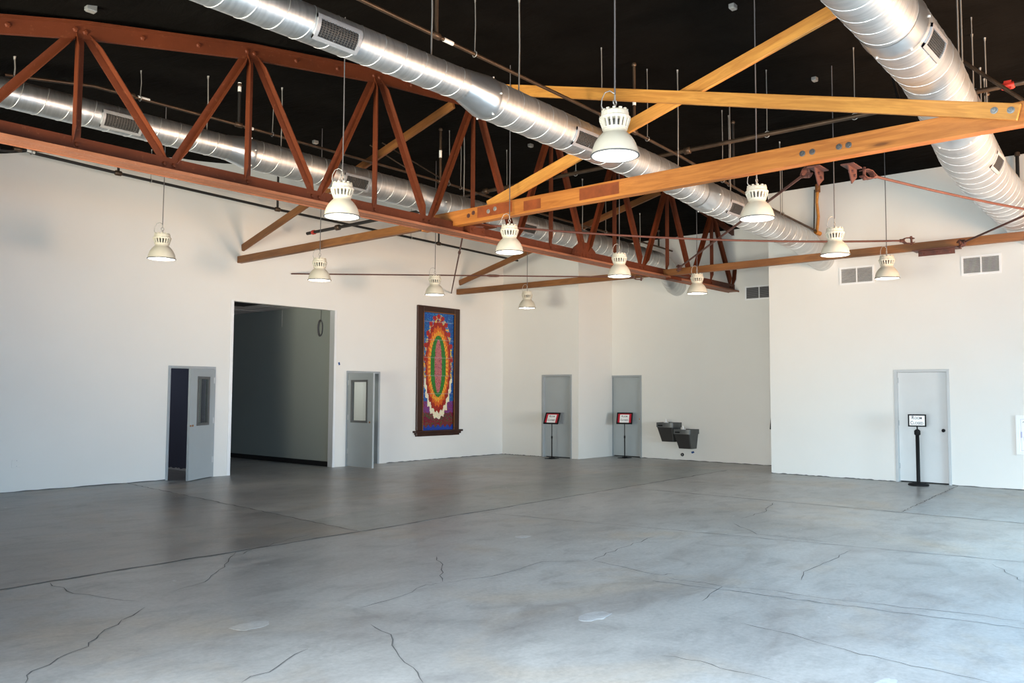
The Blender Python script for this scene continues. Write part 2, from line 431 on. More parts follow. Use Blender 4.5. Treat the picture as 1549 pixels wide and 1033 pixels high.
# ------------------------------------------------------------------ walls
def wall_x(name, y, x0, x1, holes, mat, back=1, z1=6.6, t=TW):
    # wall in the plane y=const; holes (x0,x1,z1) from the floor
    mb = MB(); cuts = sorted(holes); x = x0
    for a, b, zt in cuts:
        mb.box((x, y, 0), (a, y + back * t, z1)); mb.box((a, y, zt), (b, y + back * t, z1)); x = b
    mb.box((x, y, 0), (x1, y + back * t, z1))
    return struct(name, mb, mat)
def wall_y(name, x, y0, y1, holes, mat, back=1, z1=6.6, t=TW):
    mb = MB(); cuts = sorted(holes); y = y0
    for a, b, zt in cuts:
        mb.box((x, y, 0), (x + back * t, a, z1)); mb.box((x, a, zt), (x + back * t, b, z1)); y = b
    mb.box((x, y, 0), (x + back * t, y1, z1))
    return struct(name, mb, mat)
DL = (7.695, 8.648); DA = (11.808, 12.772); OP = (8.99, 11.463)
DB = (12.61, 13.568); DC = (11.51, 12.475); DR = (3.932, 4.892); DH = 2.10
wall_x('wall_left', YA, X0 - TW, XB + TW, [(DL[0], DL[1], DH), (OP[0], OP[1], 3.41), (DA[0], DA[1], DH)], M_WALL)
wall_y('wall_corner', XB, YRET, YA, [(DB[0], DB[1], DH)], M_WALL)
wall_x('wall_step', YRET, XB + TW, XC, [], M_WALL, z1=6.6)
wall_y('wall_far', XC, 6.9, YRET + TW, [(DC[0], DC[1], DH)], M_WALL)
wall_y('wall_right', XR, Y0 - TW, YR1, [(DR[0], DR[1], DH)], M_WALL)
wall_x('wall_end', YR1, XR + TW, XC, [], M_WALL, back=-1)
# glazed sides behind the camera (openings only; the glass line is outside the picture)
mb = MB().box((X0, Y0 - TW, 0), (4.2, Y0, 6.6)).box((13.8, Y0 - TW, 0), (XR, Y0, 6.6)).box((4.2, Y0 - TW, 3.2), (13.8, Y0, 6.6))
struct('wall_front', mb, M_WALL)
mb = MB().box((X0 - TW, Y0 - TW, 0), (X0, -2.9, 6.6)).box((X0 - TW, 3.7, 0), (X0, 4.3, 6.6)).box((X0 - TW, 8.9, 0), (X0, YA, 6.6)).box((X0 - TW, 4.3, 3.2), (X0, 8.9, 6.6)).box((X0 - TW, -2.9, 3.2), (X0, 3.7, 6.6))
struct('wall_entry', mb, M_WALL)
mb = MB()
for x in (4.2, 6.1, 8.0, 9.95, 11.85, 13.74): mb.box((x, Y0 - 0.10, 0), (x + 0.06, Y0 - 0.04, 3.2))
mb.box((4.2, Y0 - 0.10, 2.3), (13.8, Y0 - 0.04, 2.36)).box((4.2, Y0 - 0.10, 0), (13.8, Y0 - 0.04, 0.1))
struct('window_1', mb, M_ALU)
mb = MB()
for y in (-2.9, -0.72, 1.46, 3.64): mb.box((X0 - 0.10, y, 0), (X0 - 0.04, y + 0.06, 3.2))
mb.box((X0 - 0.10, -2.9, 2.3), (X0 - 0.04, 3.7, 2.36)).box((X0 - 0.10, -2.9, 0), (X0 - 0.04, 3.7, 0.1))
struct('window_2', mb, M_ALU)
mb = MB()
for y in (4.3, 8.84): mb.box((X0 - 0.10, y, 0), (X0 - 0.04, y + 0.06, 3.2))
mb.box((X0 - 0.10, 4.3, 3.14), (X0 - 0.04, 8.9, 3.2)).box((X0 - 0.10, 4.3, 0), (X0 - 0.04, 8.9, 0.1))
struct('window_3', mb, M_ALU)

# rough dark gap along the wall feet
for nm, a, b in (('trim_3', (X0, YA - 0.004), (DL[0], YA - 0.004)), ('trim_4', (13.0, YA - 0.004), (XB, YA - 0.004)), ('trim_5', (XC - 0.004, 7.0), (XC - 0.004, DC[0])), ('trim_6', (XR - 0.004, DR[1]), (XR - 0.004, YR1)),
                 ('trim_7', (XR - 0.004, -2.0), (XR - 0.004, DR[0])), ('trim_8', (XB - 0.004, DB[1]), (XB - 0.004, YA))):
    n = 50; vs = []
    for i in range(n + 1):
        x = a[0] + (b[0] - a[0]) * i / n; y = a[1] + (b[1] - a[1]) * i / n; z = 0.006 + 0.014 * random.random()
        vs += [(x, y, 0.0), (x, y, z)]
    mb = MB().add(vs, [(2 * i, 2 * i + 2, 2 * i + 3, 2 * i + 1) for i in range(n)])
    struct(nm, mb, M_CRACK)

# hall behind the tall opening, and the small rooms beside it
HB = YA + TW
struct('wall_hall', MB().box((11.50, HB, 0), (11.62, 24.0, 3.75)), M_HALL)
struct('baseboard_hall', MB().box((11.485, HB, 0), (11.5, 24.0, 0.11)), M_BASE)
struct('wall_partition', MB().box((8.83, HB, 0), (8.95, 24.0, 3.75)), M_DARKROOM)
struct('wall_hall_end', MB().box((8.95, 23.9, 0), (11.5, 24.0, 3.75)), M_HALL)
mb = MB().box((8.95, HB, 3.56), (11.5, 24.0, 3.7))
hc = struct('ceiling_hall', mb, M_ACOUS)
mb = MB()
for k in range(9):
    mb.box((8.95, HB + 0.3 + k * 1.2, 3.553), (11.5, HB + 0.32 + k * 1.2, 3.56))
for k in range(5): mb.box((9.2 + k * 0.6, HB, 3.553), (9.22 + k * 0.6, 24, 3.56))
struct('trim_9', mb, M_FRAME)
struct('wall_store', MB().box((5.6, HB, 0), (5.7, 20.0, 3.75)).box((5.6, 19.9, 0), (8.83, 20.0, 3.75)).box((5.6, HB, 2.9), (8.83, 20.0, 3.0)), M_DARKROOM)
# ragged white strip standing in for gap light along the dark wall's foot
n = 40; vs = []
for i in range(n + 1):
    y = 15.3 + 2.6 * i / n; vs += [(8.822, y, 0.005), (8.822, y, 0.035 + 0.03 * random.random())]
struct('gap_light_strip', MB().add(vs, [(2 * i, 2 * i + 2, 2 * i + 3, 2 * i + 1) for i in range(n)]), M_WHITE)
struct('wall_room', MB().box((13.9, HB, 0), (14.0, 20.0, 3.0)).box((11.62, 19.9, 0), (13.9, 20.0, 3.0)).box((11.62, HB, 2.8), (14.0, 20.0, 2.9)), M_WALL)
cl = MB().box((12.4, 16.2, 2.74), (12.9, 17.6, 2.80)).build('added_room_light', M_ROOMFILL)  # added emitter, brightens the room seen through the door glass
tag(cl, 'unseen glowing panel added to light the small room behind the half glazed open door', 'light')

cl = MB().box((7.0, 16.6, 2.85), (7.4, 17.4, 2.90)).build('added_room_light', M_ROOMFILL2)  # added emitter, lifts the dark room seen past the ajar door
tag(cl, 'dim unseen panel added to light the dark room behind the left open door', 'light')
# steel corner trims of the tall opening
def corner_trim(name, x, sx):
    mb = MB()
    mb.box((x - 0.05 if sx < 0 else x, YA - 0.008, 0), (x if sx < 0 else x + 0.05, YA, 3.43))
    mb.box((x - 0.012, YA - 0.012, 0), (x + 0.012, HB + 0.004, 3.41))
    return struct(name, mb, M_ALU)
corner_trim('trim_1', OP[0], -1)
corner_trim('trim_2', OP[1], 1)

# ------------------------------------------------------------------ doors
def door_frame(mb, axis, p, a, b, top, depth, out=0.012, w=0.05):
    # hollow steel frame, faces of width w around the hole, on plane p
    def bx(u0, u1, z0, z1):
        if axis == 'y': mb.box((u0, p - out, z0), (u1, p + depth, z1))
        else: mb.box((p - out, u0, z0), (p + depth, u1, z1))
    bx(a, a + w, 0, top); bx(b - w, b, 0, top); bx(a + w, b - w, top - w, top)
def closed_door(n, axis, p, a, b, mat, matf, lab, knob):
    d = empty('door_%d' % n, (p, a, 0) if axis == 'x' else (a, p, 0)); tag(d, lab, 'door', kind='structure')
    mb = MB(); door_frame(mb, axis, p, a, b, DH, TW)
    mb.build('door_frame', matf, d, bevel=0.004)
    lf = MB().box((p + 0.075, a + 0.052, 0.022), (p + 0.12, b - 0.052, DH - 0.053)).build('door_leaf', mat, d)
    MB().box((p + 0.125, a, 0), (p + TW + 0.05, b, DH)).build('added_black_backing', M_BLACK, d)  # added black slab closing the hole, stands for the unlit room behind
    mb = MB()
    for z in (0.25, 1.05, 1.85): mb.tube([(p + 0.07, (b - 0.054), z), (p + 0.07, (b - 0.054), z + 0.1)], 0.008, 8)
    mb.build('hinge', M_FRAME, d)
    if knob:
        y, z, r, m = knob
        MB().lathe((p + 0.075, y, z), [(0.001, -0.05), (r * 0.8, -0.048), (r, -0.03), (r * 0.5, -0.012), (r * 0.9, 0.0)], 18, axis='x').build('door_knob', m, d)
    return d
closed_door(3, 'x', XB, DB[0], DB[1], M_DOOR, M_FRAME, 'closed grey door left of the wall step, behind a tilted sign', None)
closed_door(4, 'x', XC, DC[0], DC[1], M_DOOR, M_FRAME, 'closed grey door beside the wall step, left of the drinking fountains', (DC[0] + 0.08, 0.98, 0.022, M_BRASS))
closed_door(5, 'x', XR, DR[0], DR[1], M_DOORL, M_FRAMEL, 'closed pale grey door in the right wall behind the black stanchion', (DR[0] + 0.135, 0.98, 0.032, M_BLACK))

def open_door(n, a, b, hinge, ang_dir, win, lab, knobs, glass_from):
    d = empty('door_%d' % n, (a, YA, 0)); tag(d, lab, 'door', kind='structure')
    mb = MB(); door_frame(mb, 'y', YA, a, b, DH, TW)
    mb.build('door_frame', M_FRAME, d, bevel=0.004)
    h = Vector((hinge[0], hinge[1], 0)); u = Vector((ang_dir[0], ang_dir[1], 0)).normalized(); w = Vector((-u.y, u.x, 0))
    L = 0.875; t = 0.022; Z = Vector((0, 0, 1))
    s0, s1, z0, z1 = win
    mb = MB()
    def slab(sa, sb, za, zb, th=t): mb.obox(h + u * (sa + sb) / 2 + Z * (za + zb) / 2, u * (sb - sa) / 2, w * th, Z * (zb - za) / 2)
    slab(0, s0, 0.012, 2.045); slab(s1, L, 0.012, 2.045); slab(s0, s1, 0.012, z0); slab(s0, s1, z1, 2.045)
    lf = mb.build('door_leaf', M_DOOR, d)
    mb = MB()
    def rim(sa, sb, za, zb): mb.obox(h + u * (sa + sb) / 2 + Z * (za + zb) / 2, u * (sb - sa) / 2, w * (t + 0.008), Z * (zb - za) / 2)
    e = 0.035
    rim(s0 - e, s0 + 0.012, z0 - e, z1 + e); rim(s1 - 0.012, s1 + e, z0 - e, z1 + e); rim(s0, s1, z0 - e, z0 + 0.012); rim(s0, s1, z1 - 0.012, z1 + e)
    mb.build('window_trim', M_TRIMG, lf)
    MB().obox(h + u * (s0 + s1) / 2 + Z * (z0 + z1) / 2, u * (s1 - s0) / 2, w * 0.003, Z * (z1 - z0) / 2).build('glass_pane', M_GLASS, lf)
    for s, z in knobs:
        mb = MB(); mb.tube([h + u * s + Z * z - w * (t + 0.012), h + u * s + Z * z + w * (t + 0.012)], 0.018, 12)
        mb.build('lock_cylinder', M_BRASS, lf)
    for z in (0.28, 1.02, 1.78):
        mb = MB(); mb.tube([h + Z * z - w * 0.0 - Vector((0, 0.028, 0)), h + Z * (z + 0.11) - Vector((0, 0.028, 0))], 0.012, 8)
        mb.obox(h + u * 0.02 + Z * (z + 0.055), u * 0.02, w * (t + 0.003), Z * 0.055)
        mb.build('hinge', M_FRAMEL, d)
    return d
open_door(1, DL[0], DL[1], (DL[1] - 0.052, YA - 0.03), (-0.755, -0.47), (0.22, 0.60, 1.03, 1.87), 'left grey half glazed door standing ajar into a dark room', [(0.77, 1.00), (0.845, 1.00)], 0)
open_door(2, DA[0], DA[1], (DA[0] + 0.05, YA - 0.02), (-0.02, -1.0), (0.15, 0.66, 1.00, 1.86), 'grey half glazed door swung wide open right of the tall opening', [(0.78, 0.985)], 0)

# ------------------------------------------------------------------ main steel truss
TY = 8.95
tr = empty('roof_truss', (XC, TY, 4.0)); tag(tr, 'long red painted steel bowstring truss with triangular webs under the black ceiling', 'truss')
tops = [1.575 + 1.975 * k for k in range(10)]
tops = [x for x in tops if x < XC] 
bots = [tops[i] + 0.99 for i in range(len(tops))]
ZB = 4.055
def zt(x): return arch(x)
# bottom chord: a pair of angles, legs up, flanges out at the bottom
mb = MB()
for sgn in (-1, 1):
    y0 = TY + sgn * 0.012
    mb.box((0.4, y0, ZB), (XC, y0 + sgn * 0.012, ZB + 0.165))
mb.build('bottom_chord', M_RED, tr)
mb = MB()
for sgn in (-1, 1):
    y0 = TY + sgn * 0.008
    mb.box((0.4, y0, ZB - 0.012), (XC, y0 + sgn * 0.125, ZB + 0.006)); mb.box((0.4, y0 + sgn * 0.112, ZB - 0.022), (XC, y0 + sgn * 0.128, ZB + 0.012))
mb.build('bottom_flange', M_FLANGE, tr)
mb = MB()
xsn = [0.4] + tops + [XC]
for sgn in (-1, 1):
    for a, b in zip(xsn, xsn[1:]):
        y0 = TY + sgn * 0.012; y1 = y0 + sgn * 0.012; y2 = y0 + sgn * 0.10
        for (ya, yb, da, db) in ((y0, y1, -0.165, 0.0), (y0, y2, -0.012, 0.0)):
            mb.add([(a, ya, zt(a) + da), (b, ya, zt(b) + da), (b, yb, zt(b) + da), (a, yb, zt(a) + da), (a, ya, zt(a) + db), (b, ya, zt(b) + db), (b, yb, zt(b) + db), (a, yb, zt(a) + db)],
                   [(0, 3, 2, 1), (4, 5, 6, 7), (0, 1, 5, 4), (1, 2, 6, 5), (2, 3, 7, 6), (3, 0, 4, 7)])
mb.build('top_chord', M_RED, tr)
def angle_web(p, q, name, w=0.075, flip=1):
    # an L-section with pinched flat ends
    p = Vector(p); q = Vector(q); d = (q - p); L = d.length; d.normalize()
    mb = MB(); Yv = Vector((0, -1, 0)); up = d.cross(Yv) * flip
    a = p + d * 0.16; b = q - d * 0.16; t = 0.009
    prof = [(-w / 2, 0), (w / 2, 0), (w / 2, t), (-w / 2 + t, t), (-w / 2 + t, w), (-w / 2, w)]
    def ring(c, k): return [c + up * x * 1.0 + Yv * y * k for x, y in prof]
    n = 6; vs = ring(p, 0.15) + ring(a, 1) + ring(b, 1) + ring(q, 0.15)
    fs = [(i * n + k, i * n + (k + 1) % n, (i + 1) * n + (k + 1) % n, (i + 1) * n + k) for i in range(3) for k in range(n)]
    fs += [tuple(range(n - 1, -1, -1)), tuple(range(3 * n, 4 * n))]
    mb.add(vs, fs)
    return mb.build(name, M_RED, tr)
for i, x in enumerate(tops):
    z = zt(x) - 0.12
    angle_web((x, TY - 0.012, ZB + 0.10), (x, TY - 0.012, z + 0.02), 'vertical_web', 0.085)
    if i < len(bots) and bots[i] < XC: angle_web((x + 0.06, TY - 0.012, z), (bots[i] - 0.06, TY - 0.012, ZB + 0.13), 'diagonal_web', 0.085, 1)
    if i + 1 < len(tops): angle_web((bots[i] + 0.06, TY - 0.012, ZB + 0.13), (tops[i + 1] - 0.06, TY - 0.012, zt(tops[i + 1]) - 0.12), 'diagonal_web', 0.085, -1)
angle_web((bots[-1] + 0.06, TY - 0.012, ZB + 0.13), (XC, TY - 0.012, 4.72), 'diagonal_web', 0.07, -1)
for (x, z) in [(x, ZB + 0.085) for x in tops] + [(x + dx, ZB + 0.085) for x in bots for dx in (-0.055, 0.055) if x < XC - 0.1] + \
              [(x + dx, zt(x) - 0.085) for x in tops for dx in (-0.05, 0.05)] + [(x + dx, arch(x + dx) - 0.09) for x in tops for dx in (0.65, 1.3) if x + dx < XC]:
    mb = MB(); mb.lathe((x, TY - 0.024, z), [(0.001, -0.022), (0.020, -0.020), (0.024, -0.008), (0.030, -0.004), (0.030, 0.002)], 6, smooth=False, axis='y')
    mb.build('bolt', M_RED, tr)
# riveted splice plate at the foot of a web pair
mb = MB(); xg = bots[5]
mb.prism([(-0.42, 0.0), (0.42, 0.0), (0.34, 0.16), (0.12, 0.30), (-0.12, 0.30), (-0.34, 0.16)], (xg, TY - 0.036, ZB + 0.02), (xg, TY - 0.025, ZB + 0.02), (0, 0, 1))
for k in range(8):
    for zz in (0.05, 0.12): mb.lathe((xg - 0.33 + k * 0.094, TY - 0.036, ZB + zz), [(0.001, -0.012), (0.010, -0.009), (0.013, 0)], 8, axis='y')
mb.build('gusset_plate', M_RED, tr)

# ------------------------------------------------------------------ timber cross bracing between the trusses
def timber(name, p, q, h, t, mat, label, group=None, bolts=(), stains=()):
    # local X runs along the timber, local Z is its depth
    p = Vector(p); q = Vector(q); d = (q - p); L = d.length; d.normalize()
    side = Vector((1, 0, 0)); side = (side - d * side.dot(d)).normalized(); up = side.cross(d) 
    if up.z < 0: up = -up; side = -side
    mb = MB().box((0, -t / 2, -h / 2), (L, t / 2, h / 2))
    me = bpy.data.meshes.new(name); me.from_pydata([tuple(v) for v in mb.v], [], mb.f); me.materials.append(mat); me.update()
    o = bpy.data.objects.new(name, me); COL.objects.link(o)
    s2 = up.cross(d)
    o.matrix_world = Matrix(((d.x, s2.x, up.x, p.x), (d.y, s2.y, up.y, p.y), (d.z, s2.z, up.z, p.z), (0, 0, 0, 1)))
    bv = o.modifiers.new('bevel', 'BEVEL'); bv.width = 0.006; bv.segments = 2
    tag(o, label, 'beam', group)
    face = -1 if s2.x > 0 else 1
    for s, zz, m in bolts:
        mb = MB(); y = face * t / 2
        mb.lathe((s, y, zz), [(0.001, face * 0.016), (0.018, face * 0.015), (0.02, face * 0.006), (0.034, face * 0.004), (0.034, 0.0)], 12, smooth=False, axis='y')
        b = bpy.data.objects.new('bolt', bpy.data.meshes.new('bolt')); b.data.from_pydata([tuple(v) for v in mb.v], [], mb.f); b.data.materials.append(m); b.data.update()
        COL.objects.link(b); b.parent = o
    for s0, s1, z0, z1 in stains:
        y = face * t / 2
        mb = MB().box((s0, y, z0), (s1, y + face * 0.0015, z1))
        b = bpy.data.objects.new('stain_patch', bpy.data.meshes.new('stain_patch')); b.data.from_pydata([tuple(v) for v in mb.v], [], mb.f); b.data.materials.append(M_STAIN); b.data.update()
        COL.objects.link(b); b.parent = o
    return o
XS = 9.10
# strut running from the truss out over the camera's right
timber('timber_strut', (XS, 9.62, 4.26), (XS, -0.6, 4.285), 0.225, 0.13, M_WOOD, 'long level timber strut crossing from the red truss to the right edge, nearest the camera',
       bolts=[(1.42, 0.01, M_HANG), (1.55, 0.03, M_HANG), (1.02, 0.0, M_ROD), (1.12, 0.03, M_ROD), (6.09, 0.0, M_BOLT), (6.20, 0.0, M_BOLT), (6.49, 0.0, M_BOLT), (6.59, 0.0, M_BOLT)],
       stains=[(3.06, 3.69, -0.075, 0.085), (2.09, 2.4, -0.08, 0.06), (1.2, 1.88, -0.06, 0.10)])
timber('timber_brace', (XS - 0.115, 1.44, 4.275), (XS - 0.115, 8.45, 6.15), 0.155, 0.05, M_WOODP, 'pale timber brace bolted to the near strut at right, rising leftwards behind the middle duct',
       bolts=[(0.07, 0.01, M_BOX), (0.21, 0.0, M_BOX)])
timber('timber_brace', (XS + 0.10, 8.35, 4.40), (XS + 0.10, 2.3, 6.117), 0.165, 0.05, M_WOODP, 'pale timber brace rising rightwards from the truss foot to behind the right duct')
timber('timber_strut', (XS, 14.92, 4.235), (XS, 9.66, 4.25), 0.135, 0.10, M_WOODD, 'brown level timber strut from the left wall above the tall opening to the truss')
timber('timber_brace', (XS + 0.06, 14.92, 4.48), (XS + 0.06, 9.06, 6.10), 0.135, 0.05, M_WOODD, 'brown timber brace rising from the left wall above the tall opening, behind the truss webs')
XS2 = 15.30
timber('timber_strut', (XS2, 9.25, 4.13), (XS2, 0.6, 4.15), 0.135, 0.10, M_WOODD, 'far level timber strut crossing in front of the right wall above the vents')
timber('timber_strut', (XS2, 14.92, 4.18), (XS2, 9.28, 4.15), 0.135, 0.10, M_WOODD, 'dark level timber strut from the left wall above the mural to the truss')
timber('timber_brace', (XS2 + 0.06, 14.92, 4.42), (XS2 + 0.06, 9.06, 5.88), 0.135, 0.05, M_WOODD, 'dark timber brace rising from the left wall above the mural to the truss top')

# ------------------------------------------------------------------ red tie rods and their steel lugs
def sag_rod(p, q, sag, r=0.016, n=14):
    p = Vector(p); q = Vector(q)
    return [p.lerp(q, i / n) - Vector((0, 0, sag * 4 * (i / n) * (1 - i / n))) for i in range(n + 1)]
def tie_rod(p, q, sag, label, r=0.017, ends=(1, 1), turn=None, mat=M_ROD):
    t = empty('tie_rod', p); tag(t, label, 'rod', 'tie rods between the trusses')
    pts = sag_rod(p, q, sag)
    MB().tube(pts, r, 8).build('rod', mat, t)
    for k, e in enumerate(ends):
        if not e: continue
        a = Vector(pts[0] if k == 0 else pts[-1]); b = Vector(pts[1] if k == 0 else pts[-2]); d = (a - b).normalized()
        sd = d.cross(Vector((0, 0, 1))).normalized(); up = sd.cross(d)
        mb = MB(); c = a
        # open clevis: two bent straps joined round the rod end
        for s in (-1, 1):
            path = [c - d * 0.02, c + up * s * 0.045 + d * 0.05, c + up * s * 0.05 + d * 0.14, c + up * s * 0.03 + d * 0.20]
            for u, v in zip(path, path[1:]): mb.bar(u, v, sd, 0.075, 0.012)
        mb.tube([c - d * 0.05, c + d * 0.02], r * 1.7, 8)
        mb.build('clevis', mat, t)
        mb = MB(); mb.tube([c + d * 0.16 - up * 0.075, c + d * 0.16 + up * 0.075], 0.018, 6, smooth=False); mb.build('pin_bolt', mat, t)
    if turn:
        i = int(turn * 14); a, b = pts[i], pts[i + 1]
        dd = (b - a).normalized()
        MB().tube([a, a + dd * 0.06, a + dd * 0.2, a + dd * 0.26], [r * 1.3, r * 1.9, r * 1.9, r * 1.3], 8).build('turnbuckle', mat, t)
    return t
ZR = 4.12
tie_rod((9.55, 8.72, 4.22), (14.98, 4.16, 4.22), 0.10, 'red tie rod sagging from the truss joint across to the far strut at right', turn=0.0)
tie_rod((9.50, 3.70, 4.16), (14.93, 8.36, 4.16), 0.0, 'red tie rod from under the near strut back to the far truss joint', turn=0.0)
tie_rod((10.05, 3.10, 4.16), (15.2, 1.43, 4.24), 0.05, 'red tie rod from under the near strut curving down to the right edge', ends=(1, 0))
tie_rod((14.98, 3.23, 4.09), (10.6, 0.2, 4.15), 0.0, 'dark red tie rod from the far strut rising to the right edge')
tie_rod((9.6, 9.25, 4.16), (15.05, 14.90, 4.13), 0.0, 'thin red tie rod from the truss down to the wall above the mural', r=0.014, ends=(1, 0), turn=0.25)
tie_rod((10.3, 14.90, 4.09), (14.98, 9.48, 4.06), 0.0, 'thin red tie rod crossing in front of the left wall above the open door', r=0.014, ends=(0, 1), turn=0.6)
def lug(name, c, label, sx):
    t = empty(name, c); tag(t, label, 'bracket')
    cx, cy, cz = c
    mb = MB(); mb.box((cx - 0.12, cy - 0.07, cz - 0.012), (cx + 0.16, cy + 0.07, cz)); mb.build('base_plate', M_ROD, t)
    mb = MB(); y = cy
    mb.add([(cx - 0.10, y - 0.006, cz), (cx + 0.18, y - 0.006, cz), (cx + 0.18, y - 0.006, cz - 0.10), (cx + 0.02, y - 0.006, cz - 0.20),
            (cx - 0.10, y + 0.006, cz), (cx + 0.18, y + 0.006, cz), (cx + 0.18, y + 0.006, cz - 0.10), (cx + 0.02, y + 0.006, cz - 0.20)],
           [(3, 2, 1, 0), (4, 5, 6, 7), (0, 1, 5, 4), (1, 2, 6, 5), (2, 3, 7, 6), (3, 0, 4, 7)])
    mb.build('lug_plate', M_ROD, t)
    for dx, dz in ((0.02, -0.06), (0.08, -0.10)):
        MB().tube([(cx + dx, y - 0.03, cz + dz), (cx + dx, y + 0.03, cz + dz)], 0.016, 6, smooth=False).build('bolt', M_ROD, t)
lug('rod_bracket', (9.28, 3.46, 4.155), 'rusty triangular steel bracket under the near strut, left one of two', 1)
lug('rod_bracket', (9.42, 3.14, 4.155), 'rusty triangular steel bracket under the near strut, right one of two', 1)
t = empty('rod_bracket', (15.2, 3.6, 4.06)); tag(t, 'rusty bracket under the far strut where tie rods meet at right', 'bracket')
MB().box((15.08, 3.35, 4.045), (15.36, 4.05, 4.06)).build('base_plate', M_ROD, t)
MB().box((15.20, 3.42, 3.96), (15.22, 3.98, 4.046)).build('lug_plate', M_ROD, t)
for y in (3.5, 3.7, 3.9): MB().tube([(15.16, y, 4.0), (15.27, y, 4.0)], 0.02, 6, smooth=False).build('bolt', M_ROD, t)
t = empty('rod_bracket', (9.45, 8.95, 4.2)); tag(t, 'red steel box bracket joining the near strut to the truss', 'bracket')
MB().box((9.28, 8.80, 4.06), (9.62, 8.93, 4.19)).box((9.20, 8.62, 4.185), (9.70, 8.92, 4.20)).build('saddle_plate', M_RED, t)
for x in (9.33, 9.57): MB().tube([(x, 8.78, 4.12), (x, 8.82, 4.12)], 0.018, 6, smooth=False).build('bolt', M_RED, t)
t = empty('rod_bracket', (15.35, 8.95, 4.2)); tag(t, 'red steel box bracket joining the far strut to the truss', 'bracket')
MB().box((15.36, 8.78, 4.0), (15.75, 8.93, 4.08)).box((15.36, 8.60, 4.065), (15.78, 8.92, 4.08)).build('saddle_plate', M_RED, t)

